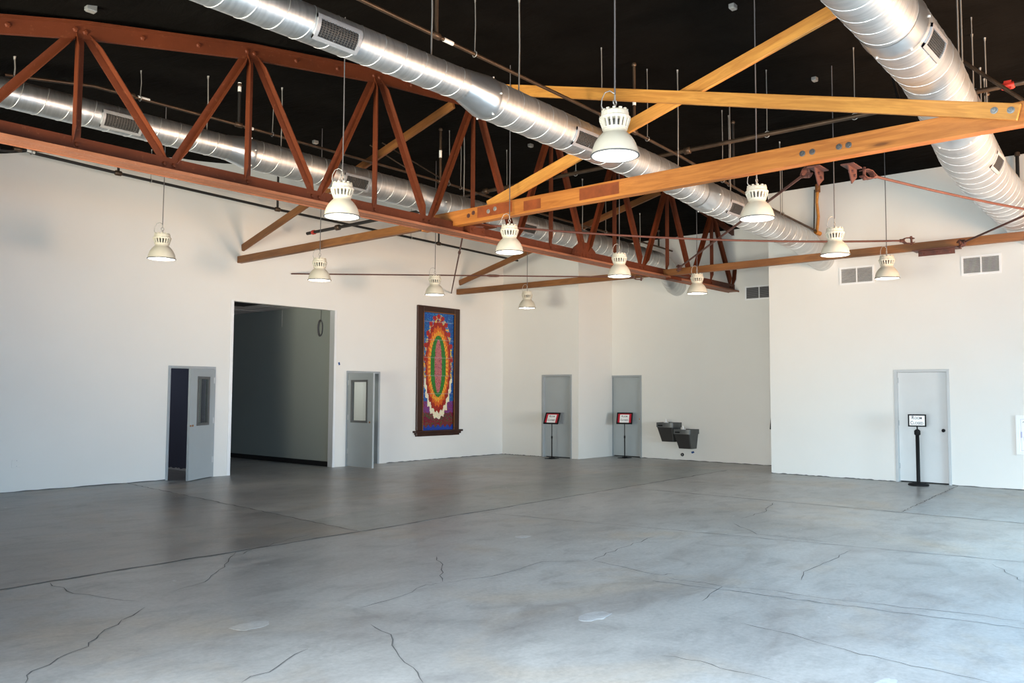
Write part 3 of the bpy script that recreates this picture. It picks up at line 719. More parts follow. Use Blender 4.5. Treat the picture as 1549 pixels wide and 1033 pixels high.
# ------------------------------------------------------------------ spiral ducts
def duct(name, label, pts, collars, regs, seam, sr=0.0042):
    # pts: (x, y, z, r) along the run; collars: x of reducers; regs: (x centre, length)
    t = empty(name, (pts[-1][0], pts[-1][1], pts[-1][2])); tag(t, label, 'duct')
    def at(x):
        for a, b in zip(pts, pts[1:]):
            if a[0] <= x <= b[0]:
                k = (x - a[0]) / (b[0] - a[0]); return [a[i] + (b[i] - a[i]) * k for i in range(4)]
        return pts[0] if x < pts[0][0] else pts[-1]
    N = 48
    bounds = [pts[0][0]] + [c for c, w in collars for c in (c - w / 2, c + w / 2)] + [pts[-1][0]]
    for k in range(0, len(bounds) - 1, 2):
        a, b = bounds[k], bounds[k + 1]
        xs = [a + (b - a) * i / max(2, int((b - a) / 0.08)) for i in range(max(2, int((b - a) / 0.08)) + 1)]
        mb = MB(); vs = []
        rr = at((a + b) / 2)[3]
        for x in xs:
            p = at(x)
            for j in range(N):
                th = 2 * PI * j / N
                vs.append((x, p[1] + p[3] * math.cos(th), p[2] + p[3] * math.sin(th)))
        fs = [(i * N + j, (i + 1) * N + j, (i + 1) * N + (j + 1) % N, i * N + (j + 1) % N) for i in range(len(xs) - 1) for j in range(N)]
        mb.add(vs, fs, True)
        sec = mb.build('duct_section', M_GALV, t)
        # helical lock seam
        hx = []; steps = int((b - a) / seam * 28)
        for i in range(steps + 1):
            x = a + (b - a) * i / steps; p = at(x); th = -2 * PI * (x - a) / seam
            hx.append((x, p[1] + (p[3] + 0.001) * math.cos(th), p[2] + (p[3] + 0.001) * math.sin(th)))
        MB().tube(hx, sr, 5).build('lock_seam', M_SEAM, sec)
    for c, w in collars:
        a = at(c - w / 2); b = at(c + w / 2)
        mb = MB()
        prof = [(a[3] + 0.004, -w / 2 - 0.03), (a[3] + 0.006, -w / 2), (b[3] + 0.006, w / 2 - 0.06), (b[3] + 0.008, w / 2), (b[3] + 0.002, w / 2 + 0.03)]
        vs = []
        for r, dx in prof:
            p = at(c + dx)
            for j in range(N):
                th = 2 * PI * j / N; vs.append((c + dx, p[1] + r * math.cos(th), p[2] + r * math.sin(th)))
        mb.add(vs, [(i * N + j, (i + 1) * N + j, (i + 1) * N + (j + 1) % N, i * N + (j + 1) % N) for i in range(4) for j in range(N)], True)
        col = mb.build('reducer_collar', M_GALVB, t)
        mb = MB()
        for j in range(0, N, 8):
            th = 2 * PI * j / N; p = at(c + w / 2)
            mb.obox((c + w / 2, p[1] + (p[3] + 0.012) * math.cos(th), p[2] + (p[3] + 0.012) * math.sin(th)), (0.007, 0, 0), (0, 0.007, 0), (0, 0, 0.007))
        mb.build('screw', M_TAG, col)
    for xc, ln in regs:
        p = at(xc); r = p[3]
        th0 = PI + math.radians(24)          # faces the room: towards -Y and a little down
        ha = 0.105 / r
        def arc(mb, x0, x1, a0, a1, ra, rb, n=8):
            vs = []
            for i in range(n + 1):
                th = th0 + a0 + (a1 - a0) * i / n; c_, s_ = math.cos(th), math.sin(th)
                for rad in (ra, rb):
                    for x in (x0, x1): vs.append((x, p[1] + rad * c_, p[2] + rad * s_))
            fs = []
            for i in range(n):
                o = i * 4; q = o + 4
                fs += [(o, o + 1, q + 1, q), (o + 2, q + 2, q + 3, o + 3), (o, q, q + 2, o + 2), (o + 1, o + 3, q + 3, q + 1)]
            fs += [(0, 2, 3, 1), (4 * n, 4 * n + 1, 4 * n + 3, 4 * n + 2)]
            mb.add(vs, fs)
        R = empty('air_register', (xc, p[1], p[2])); R.parent = t; R.location = Vector((xc, p[1], p[2])) - Vector(t.location); ORG[R.name] = Vector((xc, p[1], p[2]))
        f = 0.035
        mb = MB(); x0, x1 = xc - ln / 2, xc + ln / 2
        arc(mb, x0, x0 + f, -ha, ha, r, r + 0.022); arc(mb, x1 - f, x1, -ha, ha, r, r + 0.022)
        arc(mb, x0, x1, -ha, -ha + f / r, r, r + 0.022, 2); arc(mb, x0, x1, ha - f / r, ha, r, r + 0.022, 2)
        mb.build('register_frame', M_GRILLE, R)
        mb = MB(); arc(mb, x0 + f, x1 - f, -ha + f / r, ha - f / r, r, r + 0.004); mb.build('dark_opening', M_GBLACK, R)
        mb = MB(); nb = 13
        for k in range(1, nb):
            x = x0 + f + (ln - 2 * f) * k / nb; arc(mb, x - 0.0028, x + 0.0028, -ha + f / r, ha - f / r, r, r + 0.016, 6)
        for k in range(1, 8):
            a = -ha + f / r + (2 * ha - 2 * f / r) * k / 8; arc(mb, x0 + f, x1 - f, a - 0.003 / r, a + 0.003 / r, r, r + 0.013, 1)
        mb.build('grille_bars', M_BAR, R)
    return t
def elbow(t, pts, r, mat=M_GALV, name='duct_elbow'):
    MB().tube(pts, r, 40, caps=False).build(name, mat, t)
dl = duct('air_duct', 'left galvanised spiral duct running behind the red truss webs',
     [(2.0, 10.45, 4.83, 0.168), (3.3, 10.45, 4.985, 0.168), (6.15, 10.45, 4.985, 0.168), (6.45, 10.45, 4.975, 0.212), (9.75, 10.45, 4.955, 0.222), (10.15, 10.45, 4.90, 0.250), (13.5, 10.45, 4.885, 0.232), (16.6, 10.45, 4.84, 0.225), (17.6, 10.45, 4.81, 0.225)],
     [(6.3, 0.30), (9.95, 0.4)], [(4.63, 0.50), (8.25, 0.50), (12.45, 0.46)], 0.27)
elbow(dl, [(17.55, 10.45, 4.81), (17.85, 10.45, 4.76), (18.1, 10.45, 4.62), (18.25, 10.45, 4.42), (18.4, 10.45, 4.32), (18.56, 10.45, 4.29)], [0.228, 0.232, 0.236, 0.238, 0.238, 0.238])
dm = duct('air_duct', 'middle galvanised spiral duct running in front of the red truss to the right wall',
     [(2.0, 6.0, 4.80, 0.163), (6.2, 6.0, 4.82, 0.163), (6.53, 6.0, 4.78, 0.219), (10.26, 6.0, 4.70, 0.208), (11.28, 6.03, 4.645, 0.214), (11.68, 6.07, 4.645, 0.236), (14.0, 6.2, 4.65, 0.250), (15.6, 6.2, 4.59, 0.245)],
     [(6.37, 0.36), (11.48, 0.32)], [(4.48, 0.48), (8.15, 0.48), (12.3, 0.46)], 0.262)
elbow(dm, [(15.55, 6.2, 4.595), (15.9, 6.2, 4.55), (16.25, 6.2, 4.45), (16.5, 6.2, 4.38), (16.84, 6.2, 4.335)], [0.246, 0.246, 0.243, 0.238, 0.235])
dr = duct('air_duct', 'right galvanised spiral duct sloping down the upper right corner',
     [(4.2, 2.18, 4.96, 0.262), (6.7, 2.2, 4.93, 0.262), (7.6, 2.2, 4.92, 0.270), (7.8, 2.2, 4.92, 0.285), (9.0, 2.22, 4.90, 0.287), (10.1, 2.30, 4.80, 0.300), (10.5, 2.33, 4.76, 0.312), (11.5, 2.42, 4.66, 0.325), (12.8, 2.50, 4.61, 0.320), (16.83, 2.56, 4.52, 0.31)],
     [(7.7, 0.2), (10.3, 0.4)], [(8.15, 0.50), (11.8, 0.44)], 0.27, 0.003)

# ------------------------------------------------------------------ sprinkler pipes
def pipe(name, label, pts, r, mat, fits=(), tags=(), cat='pipe'):
    t = empty(name, pts[0]); tag(t, label, cat)
    MB().tube(pts, r, 10).build('pipe_run', mat, t)
    for p, d in fits:
        p = Vector(p); d = Vector(d).normalized()
        MB().tube([p - d * 0.06, p - d * 0.045, p + d * 0.045, p + d * 0.06], [r * 1.2, r * 1.75, r * 1.75, r * 1.2], 10).build('coupling', M_PIPEB, t)
    for p, q in tags:
        MB().tube([p, q], r * 1.12, 10).build('paper_tag', M_TAG, t)
    return t
pipe('sprinkler_pipe', 'black sprinkler pipe running along the top of the left wall', [(4.5, 14.4, 5.33), (4.75, 14.4, 5.36), (4.95, 14.4, 5.42), (5.1, 14.4, 5.40), (6.4, 14.4, 5.35), (9.7, 14.4, 5.26), (14.2, 14.4, 5.2), (16.98, 14.4, 5.15), (17.04, 14.4, 5.15)], 0.026, M_PIPE,
     fits=[((6.43, 14.4, 5.35), (1, 0, 0)), ((9.6, 14.4, 5.262), (1, 0, 0)), ((14.1, 14.4, 5.2), (1, 0, 0)), ((4.85, 14.4, 5.41), (1, 0, 0))], tags=[((4.98, 14.4, 5.42), (5.1, 14.4, 5.405))])
pipe('sprinkler_pipe', 'dark sprinkler pipe running above the left duct', [(3.4, 10.6, 5.24), (4.4, 10.6, 5.39), (6.4, 10.6, 5.40), (10.6, 10.6, 5.37), (13.4, 10.6, 5.27), (18.0, 10.6, 5.22), (18.55, 10.6, 5.20)], 0.021, M_PIPEB,
     fits=[((4.85, 10.6, 5.403), (1, 0, 0)), ((6.4, 10.6, 5.40), (1, 0, 0)), ((10.4, 10.6, 5.37), (1, 0, 0))],
     tags=[((4.95, 10.6, 5.403), (5.1, 10.6, 5.403)), ((6.5, 10.6, 5.4), (6.63, 10.6, 5.398))])
pipe('sprinkler_pipe', 'dark sprinkler pipe running above the middle duct to the right wall', [(3.9, 6.35, 5.42), (5.1, 6.35, 5.45), (9.3, 6.35, 5.37), (11.4, 6.35, 5.27), (14.7, 6.3, 5.0), (16.76, 6.28, 4.91)], 0.021, M_PIPEB,
     fits=[((6.15, 6.35, 5.43), (1, 0, -0.02)), ((10.07, 6.35, 5.335), (1, 0, -0.05))], tags=[((6.26, 6.35, 5.428), (6.4, 6.35, 5.425)), ((9.85, 6.35, 5.345), (9.95, 6.35, 5.34))])
pipe('sprinkler_main', 'long sprinkler main crossing the ceiling with a red coupling at right', [(11.6, -3.0, 5.40), (11.6, 11.3, 5.42)], 0.033, M_PIPEB,
     fits=[((11.6, 6.35, 5.41), (0, 1, 0)), ((11.6, 10.6, 5.42), (0, 1, 0))])
cpl = bpy.data.objects['sprinkler_main']
mb = MB().tube([(11.6, 1.90, 5.40), (11.6, 1.92, 5.40), (11.6, 2.02, 5.40), (11.6, 2.04, 5.40)], [0.038, 0.046, 0.046, 0.038], 14)
mb.box((11.56, 1.93, 5.345), (11.58, 2.01, 5.455))
mb.build('red_coupling', M_REDC, cpl)
pipe('sprinkler_pipe', 'short black pipe stub with a red coupling ending near the left wall', [(10.25, 14.3, 4.86), (10.25, 10.9, 4.86)], 0.033, M_PIPE, fits=[((10.25, 13.3, 4.86), (0, 1, 0))])
st = [o for o in bpy.data.objects if o.get('label', '').startswith('short black pipe stub')][0]
MB().tube([(10.25, 14.05, 4.86), (10.25, 14.12, 4.86)], 0.046, 12).build('red_coupling', M_REDC, st)
pipe('brace_pipe', 'black diagonal brace pipe from the ceiling down to the sprinkler main beside the right duct', [(12.1, 3.5, 6.3), (11.62, 3.22, 5.44)], 0.022, M_PIPE)
pipe('brace_pipe', 'dark sloping brace pipe crossing behind the red coupling at right', [(11.0, 3.0, 6.28), (11.0, 1.55, 4.83)], 0.022, M_PIPEB)
pipe('brace_pipe', 'thin dark diagonal brace rod behind the truss, longer of two', [(9.9, 11.6, 6.15), (10.6, 10.62, 5.4)], 0.011, M_PIPEB)
pipe('brace_pipe', 'thin dark diagonal brace rod behind the truss, shorter of two', [(9.2, 11.1, 5.85), (9.8, 10.62, 5.4)], 0.011, M_PIPEB)
# vertical risers
def pipe_named(txt): return [o for o in bpy.data.objects if txt in o.get('label', '')][0]
def riser(p, t, r=0.022, mat=M_PIPE, tg=None, ztop=None):
    ztop = ztop or ceil_z(p[0], p[1]) - 0.02
    k = MB().tube([p, (p[0], p[1], ztop)], r, 10).build('riser', mat, t)
    MB().tube([(p[0], p[1], ztop - 0.05), (p[0], p[1], ztop - 0.03), (p[0], p[1], ztop)], [r, r * 1.7, r * 1.2], 10).build('cap_fitting', M_PIPEB, k)
    if tg: MB().tube([(p[0], p[1], tg), (p[0], p[1], tg + 0.13)], r * 1.15, 10).build('paper_tag', M_TAG, k)
pw = pipe_named('along the top of the left wall'); pl_ = pipe_named('above the left duct'); pm = pipe_named('above the middle duct to')
for x, z in ((6.43, 5.36), (9.6, 5.27), (14.1, 5.21), (16.9, 5.16)): riser((x, 14.4, z), pw)
riser((6.40, 10.6, 5.41), pl_, tg=5.88)
riser((10.4, 10.6, 5.38), pl_, mat=M_PIPEB, tg=5.80)
riser((17.9, 10.6, 5.23), pl_)
riser((10.07, 6.35, 5.35), pm, mat=M_PIPEB, tg=5.72)
riser((6.15, 6.35, 5.45), pm, mat=M_PIPEB)
riser((13.2, 6.35, 5.15), pm)
for p, zt_, mat, lab in (((10.0, 2.6, 5.2), ceil_z(10.0, 2.6), M_PIPEB, 'brown riser pipe behind the right duct at the top edge'), ((13.4, 2.54, 5.05), 5.95, M_PIPE, 'black riser pipe with brass top beyond the red coupling')):
    t = empty('sprinkler_riser', p); tag(t, lab, 'pipe')
    riser(p, t, mat=mat, ztop=zt_)
# old brown hose and pipe on the right wall
t = empty('wall_conduit', (16.76, 6.28, 4.86)); tag(t, 'brown taped conduit dropping down the right wall beside the middle duct', 'pipe')
MB().tube([(16.77, 6.25, 5.78), (16.76, 6.27, 5.5), (16.78, 6.25, 5.2), (16.76, 6.28, 4.88)], [0.035, 0.026, 0.03, 0.03], 10).build('conduit', M_WOODP, t)
MB().tube([(16.77, 6.25, 5.70), (16.77, 6.25, 5.90)], 0.048, 10).build('top_wrap', M_WOODD, t)
MB().tube([(16.70, 6.28, 4.89), (16.83, 6.24, 4.86)], 0.045, 10).build('foot_elbow', M_WOODP, t)
MB().tube([(16.73, 6.30, 5.75), (16.72, 6.32, 4.90)], 0.012, 8).build('black_cable', M_PIPE, t)
t = empty('wall_conduit', (16.75, 2.74, 5.3)); tag(t, 'black pipe against the top of the right wall behind the right duct', 'pipe')
MB().tube([(16.75, 2.74, 4.6), (16.75, 2.74, 5.86)], 0.03, 10).build('conduit', M_PIPE, t)
MB().tube([(16.75, 2.74, 5.80), (16.75, 2.74, 5.88)], 0.045, 10).build('cap_fitting', M_PIPEB, t)

# ------------------------------------------------------------------ hanger rods
def along(pts, x):
    for a, b in zip(pts, pts[1:]):
        if a[0] <= x <= b[0]: return a[1] + (b[1] - a[1]) * (x - a[0]) / (b[0] - a[0])
P_MID = [(3.9, 5.42), (5.1, 5.45), (9.3, 5.37), (11.4, 5.27), (14.7, 5.0), (16.76, 4.91)]
P_LEFT = [(3.4, 5.24), (4.4, 5.39), (6.4, 5.40), (10.6, 5.37), (13.4, 5.27), (18.0, 5.22)]
P_WALL = [(4.95, 5.42), (5.1, 5.40), (6.4, 5.35), (9.7, 5.26), (14.2, 5.2), (16.98, 5.15)]
def hanger(x, y, zlow, r, label, rad=0.006, ring=None, strap=False):
    zc = ceil_z(x, y) + 0.01
    t = empty('hanger_rod', (x, y, zlow)); tag(t, label, 'hanger', 'hanger rods from the ceiling')
    MB().tube([(x, y, zlow), (x + 0.01, y, (zlow + zc) / 2), (x, y, zc)], rad, 6).build('rod', M_HANG, t)
    MB().tube([(x, y, zc - 0.05), (x, y, zc - 0.012), (x, y, zc)], [rad * 1.2, rad * 1.8, rad * 2.2], 8).build('ceiling_clip', M_HANG, t)
    if ring:
        c = Vector((x, y, zlow - ring)); n = 18
        MB().tube([c + Vector((0, math.cos(2 * PI * k / n + PI / 2), math.sin(2 * PI * k / n + PI / 2))) * ring for k in range(n + 1)], 0.006, 5, caps=False).build('pipe_ring', M_HANG, t)
for x, zz, lab in ((5.76, 4.98, 'conduit hanger on the middle duct, left of its first reducer'), (7.13, 4.985, 'conduit hanger on the middle duct, just past its first reducer'),
                   (10.72, 4.88, 'conduit hanger on the middle duct, behind the crossing braces'), (12.6, 4.88, 'conduit hanger on the middle duct, behind the near strut'), (14.6, 4.88, 'conduit hanger on the middle duct, before the right wall')):
    hanger(x, 6.02 if x < 11.5 else 6.12, zz, 0, lab, 0.009)
for x, zz, lab in ((3.45, 5.15, 'metal strap hanger on the left duct at the left edge'), (5.83, 5.15, 'hanger on the left duct between the left truss webs'), (7.0, 5.18, 'hanger on the left duct left of the second pendant lamp'),
                   (10.85, 5.14, 'hanger on the left duct behind the truss middle'), (14.5, 5.11, 'hanger on the left duct behind the far truss webs'), (16.8, 5.06, 'hanger on the left duct near the far wall')):
    hanger(x, 10.45, zz, 0, lab, 0.009)
for x, y, zz, lab in ((9.95, 2.15, 5.1, 'hanger on the right duct at the top edge, left of two'), (10.35, 2.2, 5.08, 'hanger on the right duct at the top edge, right of two'), (12.1, 2.45, 4.96, 'hanger on the right duct left of the red coupling, nearer one'),
                      (12.35, 2.35, 4.95, 'hanger on the right duct left of the red coupling, farther one'), (13.3, 2.6, 4.9, 'hanger on the right duct under the brace end, left of two'), (13.8, 2.65, 4.9, 'hanger on the right duct under the brace end, right of two')):
    hanger(x, y, zz, 0, lab, 0.009)
for x, zz, lab in ((6.75, 5.44, 'pipe hanger above the middle duct near the top edge'), (9.25, 5.395, 'pipe hanger just left of the nearest pendant lamp'), (10.42, 5.34, 'pipe hanger right of the nearest pendant lamp'),
                   (12.75, 5.185, 'pipe hanger below the crossed braces, left of two'), (12.98, 5.165, 'pipe hanger below the crossed braces, right of two'), (15.1, 5.0, 'pipe hanger in front of the right wall')):
    hanger(x, 6.35 if x < 11.4 else 6.35 - 0.05 * (x - 11.4) / 3.3, along(P_MID, x) + 0.032, 0, lab, 0.006, ring=0.032)
for x, zz, lab in ((4.98, 5.43, 'pipe hanger above the left duct at its first register'), (6.95, 5.42, 'pipe hanger above the left duct, middle of the long truss panel'), (10.62, 5.40, 'pipe hanger behind the truss middle, left of two'),
                   (10.92, 5.39, 'pipe hanger behind the truss middle, right of two'), (12.2, 5.34, 'pipe hanger behind the pendant lamp over the truss'), (15.6, 5.27, 'pipe hanger above the left duct before the far wall')):
    hanger(x, 10.6, along(P_LEFT, x) + 0.032, 0, lab, 0.006, ring=0.032)
for x, zz, lab in ((5.05, 5.43, 'wall pipe hanger at the left edge'), (7.0, 5.355, 'wall pipe hanger beside the leftmost pendant cord'), (13.2, 5.235, 'wall pipe hanger above the half glazed open door')):
    hanger(x, 14.4, along(P_WALL, x) + 0.037, 0, lab, 0.006, ring=0.037)
for y, lab in ((3.8, 'main hanger between the right duct and the crossed braces'), (5.05, 'main hanger right of the crossed braces'), (8.5, 'main hanger over the middle truss webs'), (2.35, 'main hanger left of the red coupling')):
    hanger(11.6, y, 5.455, 0, lab, 0.006, ring=0.045)

# ------------------------------------------------------------------ pendant lamps
LAMPS = [  # x, y, z of the rim, label
 (5.82, 3.86, 3.60, 'largest cream pendant lamp, nearest, hanging against the middle duct'),
 (9.27, 4.17, 3.67, 'cream pendant lamp hanging right below the near timber strut'),
 (5.91, 7.60, 3.60, 'cream pendant lamp hanging in front of the red truss at left'),
 (12.0, 4.24, 3.60, 'cream pendant lamp in front of the middle duct end at the right wall'),
 (8.93, 7.70, 3.60, 'cream pendant lamp below the truss joint, in front of the dark brace'),
 (15.0, 4.43, 3.605, 'cream pendant lamp nearest the wall vents at right'),
 (6.11, 12.15, 3.60, 'cream pendant lamp alone before the left wall, leftmost'),
 (8.985, 12.15, 3.584, 'cream pendant lamp above the tall dark opening'),
 (11.93, 7.83, 3.60, 'cream pendant lamp before the riveted splice of the truss'),
 (11.88, 12.23, 3.60, 'small cream pendant lamp above the mural'),
 (14.93, 7.98, 3.60, 'small cream pendant lamp at the far end of the truss'),
 (15.07, 12.44, 3.60, 'smallest cream pendant lamp, before the far corner')]
def make_lamp(x, y, z, lab):
    t = empty('pendant_lamp', (x, y, z)); tag(t, lab, 'lamp', 'pendant lamps in a grid')
    c = (x, y, z)
    prof = [(0.197, 0.0), (0.197, 0.012), (0.193, 0.035), (0.186, 0.065), (0.176, 0.095), (0.161, 0.125), (0.141, 0.155), (0.118, 0.180), (0.098, 0.198), (0.098, 0.225)]
    MB().lathe(c, prof, 48).build('shade', M_SHADE, t)
    MB().lathe(c, [(r - 0.006, h) for r, h in prof[:-1]], 48).build('reflector', M_REFL, t)
    n = 40
    MB().tube([Vector(c) + Vector((0.199 * math.cos(2 * PI * k / n), 0.199 * math.sin(2 * PI * k / n), 0.004)) for k in range(n + 1)], 0.007, 6, caps=False).build('rim', M_TRIMG, t)
    MB().lathe(c, [(0.0005, 0.035), (0.10, 0.037), (0.180, 0.050), (0.180, 0.056), (0.0005, 0.058)], 36).build('lens', M_LENS, t)
    h = MB()
    h.lathe(c, [(0.098, 0.222), (0.106, 0.222), (0.106, 0.236), (0.06, 0.236)], 32, smooth=False)
    h.lathe(c, [(0.118, 0.300), (0.130, 0.302), (0.132, 0.322), (0.118, 0.330), (0.114, 0.368), (0.104, 0.378), (0.0005, 0.380)], 24, smooth=False)
    h.lathe(c, [(0.0005, 0.300), (0.118, 0.300)], 24, smooth=False)
    for k in range(18):
        th = 2 * PI * k / 18; d = Vector((math.cos(th), math.sin(th), 0)); sd = Vector((-d.y, d.x, 0))
        h.bar(Vector(c) + d * 0.098 + Vector((0, 0, 0.232)), Vector(c) + d * 0.122 + Vector((0, 0, 0.304)), sd, 0.016, 0.016)
    for k in range(12):
        th = 2 * PI * k / 12; d = Vector((math.cos(th), math.sin(th), 0))
        h.obox(Vector(c) + d * 0.10 + Vector((0, 0, 0.383)), d * 0.010, Vector((-d.y, d.x, 0)) * 0.012, (0, 0, 0.007))
    h.build('housing', M_SHADE, t)
    MB().lathe(c, [(0.0005, 0.236), (0.062, 0.236), (0.066, 0.300), (0.0005, 0.301)], 20).build('ballast_core', M_TRIMG, t)
    hk = MB().tube([(x, y, z + 0.375), (x, y, z + 0.43)], 0.012, 8)
    hk.tube([Vector((x, y, z + 0.455)) + Vector((math.cos(a), 0, math.sin(a))) * 0.022 for a in [2 * PI * k / 14 for k in range(15)]], 0.006, 6, caps=False)
    hk.tube([(x, y, z + 0.47), (x, y, z + 0.52)], 0.008, 8)
    hk.build('hook', M_HANG, t)
    MB().tube([(x, y, z + 0.53), (x - 0.03, y + 0.03, z + 0.555), (x - 0.065, y + 0.055, z + 0.535), (x - 0.085, y + 0.072, z + 0.48), (x - 0.088, y + 0.075, z + 0.42), (x - 0.07, y + 0.06, z + 0.375)], 0.005, 6).build('safety_cable', M_HANG, t)
    return t
def add_cord(t, x, y, z):
    zc = ceil_z(x, y) + 0.02
    MB().tube([(x, y, z + 0.50), (x + 0.004, y, (z + zc) / 2), (x, y, zc)], 0.007, 6).build('cord', M_CORD, t)
first = None
for x, y, z, lab in LAMPS:
    if first is None:
        first = make_lamp(x, y, z, lab); kids = list(first.children); t = first
    else:
        t = first.copy(); COL.objects.link(t); t.location = (x, y, z); t['label'] = lab; ORG[t.name] = Vector((x, y, z))
        for k in kids:
            c = k.copy(); COL.objects.link(c); c.parent = t
    add_cord(t, x, y, z)

# junction boxes on the ceiling
for x, y, lab in ((9.22, 4.42, 'small zinc junction box on the ceiling at the top edge, right of the nearest lamp'), (12.3, 4.60, 'small zinc junction box on the ceiling above the crossed braces'),
                  (9.35, 12.85, 'small zinc junction box on the dark ceiling behind the left truss webs'), (3.47, 8.5, 'small zinc box on the ceiling above the truss at the top left'),
                  (12.2, 10.0, 'small zinc junction box on the ceiling behind the truss middle')):
    z = ceil_z(x, y)
    t = empty('junction_box', (x, y, z)); tag(t, lab, 'box', 'ceiling junction boxes')
    MB().box((x - 0.05, y - 0.035, z - 0.05), (x + 0.05, y + 0.035, z + 0.02)).build('box_body', M_BOX, t, bevel=0.006)
    MB().box((x - 0.04, y - 0.028, z - 0.056), (x + 0.04, y + 0.028, z - 0.05)).build('cover_plate', M_HANG, t)

# ------------------------------------------------------------------ wall vents
def wall_vent(x, y0, y1, z0, z1, lab, blades=None):
    blades = blades or M_LOUV
    t = empty('wall_vent', (x, (y0 + y1) / 2, z0)); tag(t, lab, 'vent', 'louvred vents high on the walls')
    f = 0.035; xf = x - 0.014
    mb = MB()
    for a, b, c, d in ((y0 - f, y0, z0 - f, z1 + f), (y1, y1 + f, z0 - f, z1 + f), (y0, y1, z0 - f, z0), (y0, y1, z1, z1 + f), ((y0 + y1) / 2 - 0.012, (y0 + y1) / 2 + 0.012, z0, z1)):
        mb.box((xf, a, c), (x, b, d))
    mb.build('vent_frame', M_WHITE, t)
    MB().box((x - 0.003, y0, z0), (x, y1, z1)).build('dark_opening', M_GBLACK, t)
    mb = MB(); n = 12
    for k in range(n):
        z = z0 + (z1 - z0) * (k + 0.5) / n
        mb.obox((x - 0.009, (y0 + y1) / 2, z), (0.007, 0, 0.007), (0, (y1 - y0) / 2, 0), (-0.001, 0, 0.001))
    mb.build('louvre_blades', blades, t)
wall_vent(XR, 5.24, 5.83, 3.82, 4.10, 'white framed louvre vent on the right wall beside the middle duct end')
wall_vent(XR, 3.08, 3.65, 3.82, 4.10, 'white framed louvre vent on the right wall, farther right')
wall_vent(XC, 8.00, 8.63, 3.86, 4.12, 'grey louvre vent on the far wall behind the right wall edge', M_GRILLE)

# ------------------------------------------------------------------ framed mosaic
t = empty('framed_mosaic', (14.62, YA, 0.6)); tag(t, 'tall dark framed tile mosaic in bright blue, red and gold on the left wall', 'mosaic')
mb = MB()
mx0, mx1, mz0, mz1 = 14.09, 15.145, 0.71, 3.585
for a, b, c, d in ((13.89, mx0, mz0, 3.74), (mx1, 15.345, mz0, 3.74), (mx0, mx1, mz1, 3.74)):
    mb.box((a, YA - 0.05, c), (b, YA, d))
fr = mb.build('frame', M_DKWOOD, t, bevel=0.012)
MB().box((mx0 - 0.02, YA - 0.062, mz0), (mx0, YA - 0.01, mz1 + 0.02)).box((mx1, YA - 0.062, mz0), (mx1 + 0.02, YA - 0.01, mz1 + 0.02)).box((mx0, YA - 0.062, mz1), (mx1, YA - 0.01, mz1 + 0.02)).build('inner_bead', M_WOODD, fr)
MB().box((13.80, YA - 0.11, 0.665), (15.43, YA, 0.715)).box((13.85, YA - 0.09, 0.615), (15.38, YA, 0.667)).box((13.88, YA - 0.06, 0.575), (15.35, YA, 0.617)).build('sill', M_DKWOOD, t, bevel=0.01)
NU, NV = 55, 150
def lin(c): return tuple(((v / 255) / 12.92 if v / 255 <= 0.04045 else ((v / 255 + 0.055) / 1.055) ** 2.4) for v in c)
def mosaic_colour(u, v):
    # u, v in 0..1 from the lower left
    rnd = random.random
    j = lambda c, k=0.25: tuple(max(0.0, x * (1 + k * (rnd() - 0.5) * 2)) for x in lin(c))
    if abs((u * 5) % 1 - 0.0) < 0.045 or abs((v * 13) % 1) < 0.035: g = True
    else: g = False
    du = (u - 0.5) / 0.5; dv = (v - 0.545) / 0.40
    th = math.atan2(dv, du)
    d = math.hypot(du / 0.84, dv) * (1 + 0.03 * math.sin(th * 26))
    X_, Z_ = (u - 0.5) * 1.055, (v - 0.545) * 2.875
    rose = False
    for k in range(11):
        a = PI * (0.02 + 0.96 * k / 10)
        if math.hypot(X_ - 0.455 * math.cos(a), Z_ - 0.10 - 1.13 * math.sin(a)) < 0.062: rose = True
    if rose: c = j((160, 28, 28), 0.15)
    elif v < 0.44 and 0.98 < d < 1.12 + 0.02 * math.sin(th * 30): c = j((228, 220, 190), 0.12)
    elif v < 0.035 + 0.012 * math.sin(u * 40): c = j((20, 60, 150))
    elif v < 0.085: c = j((120, 18, 40)) if rnd() > 0.2 else j((40, 95, 45))
    elif v < 0.15 and d > 0.98: c = j((110, 20, 50)) if rnd() > 0.22 else j((45, 100, 50))
    elif v < 0.25 and d > 1.0: c = j((110, 60, 125)) if rnd() > 0.3 else j((130, 30, 70))
    elif d > 1.10: c = j((22, 80, 150), 0.35) if rnd() > 0.12 else j((60, 130, 180))
    elif d > 0.98: c = j((225, 180, 50)) if rnd() > 0.5 else j((45, 115, 175))
    elif d > 0.85: c = j((150, 32, 20))
    elif d > 0.76: c = j((205, 95, 25))
    else:
        e = math.hypot(du / 0.25, dv / 0.60)
        e2 = math.hypot(du / 0.50, dv / 0.66)
        if e < 0.95: c = j((180, 100, 105), 0.2) if rnd() > 0.15 else j((125, 45, 60))
        elif e2 < 1.0: c = j((35, 115, 40), 0.35)
        else: c = j((230, 165, 50)) if math.sin(th * 40) > -0.3 else j((205, 105, 28))
    if g: c = tuple(x * 0.6 + 0.16 for x in c)
    return c
vs = []; fs = []; cols = []
for i in range(NU + 1):
    for k in range(NV + 1): vs.append((mx0 + (mx1 - mx0) * i / NU, YA - 0.02, mz0 + (mz1 - mz0) * k / NV))
for i in range(NU):
    for k in range(NV):
        fs.append((i * (NV + 1) + k, (i + 1) * (NV + 1) + k, (i + 1) * (NV + 1) + k + 1, i * (NV + 1) + k + 1)); cols.append(mosaic_colour((i + 0.5) / NU, (k + 0.5) / NV))
mo = MB().add(vs, fs).build('tile_panel', M_MOSAIC, t)
at = mo.data.color_attributes.new('tile', 'FLOAT_COLOR', 'CORNER')
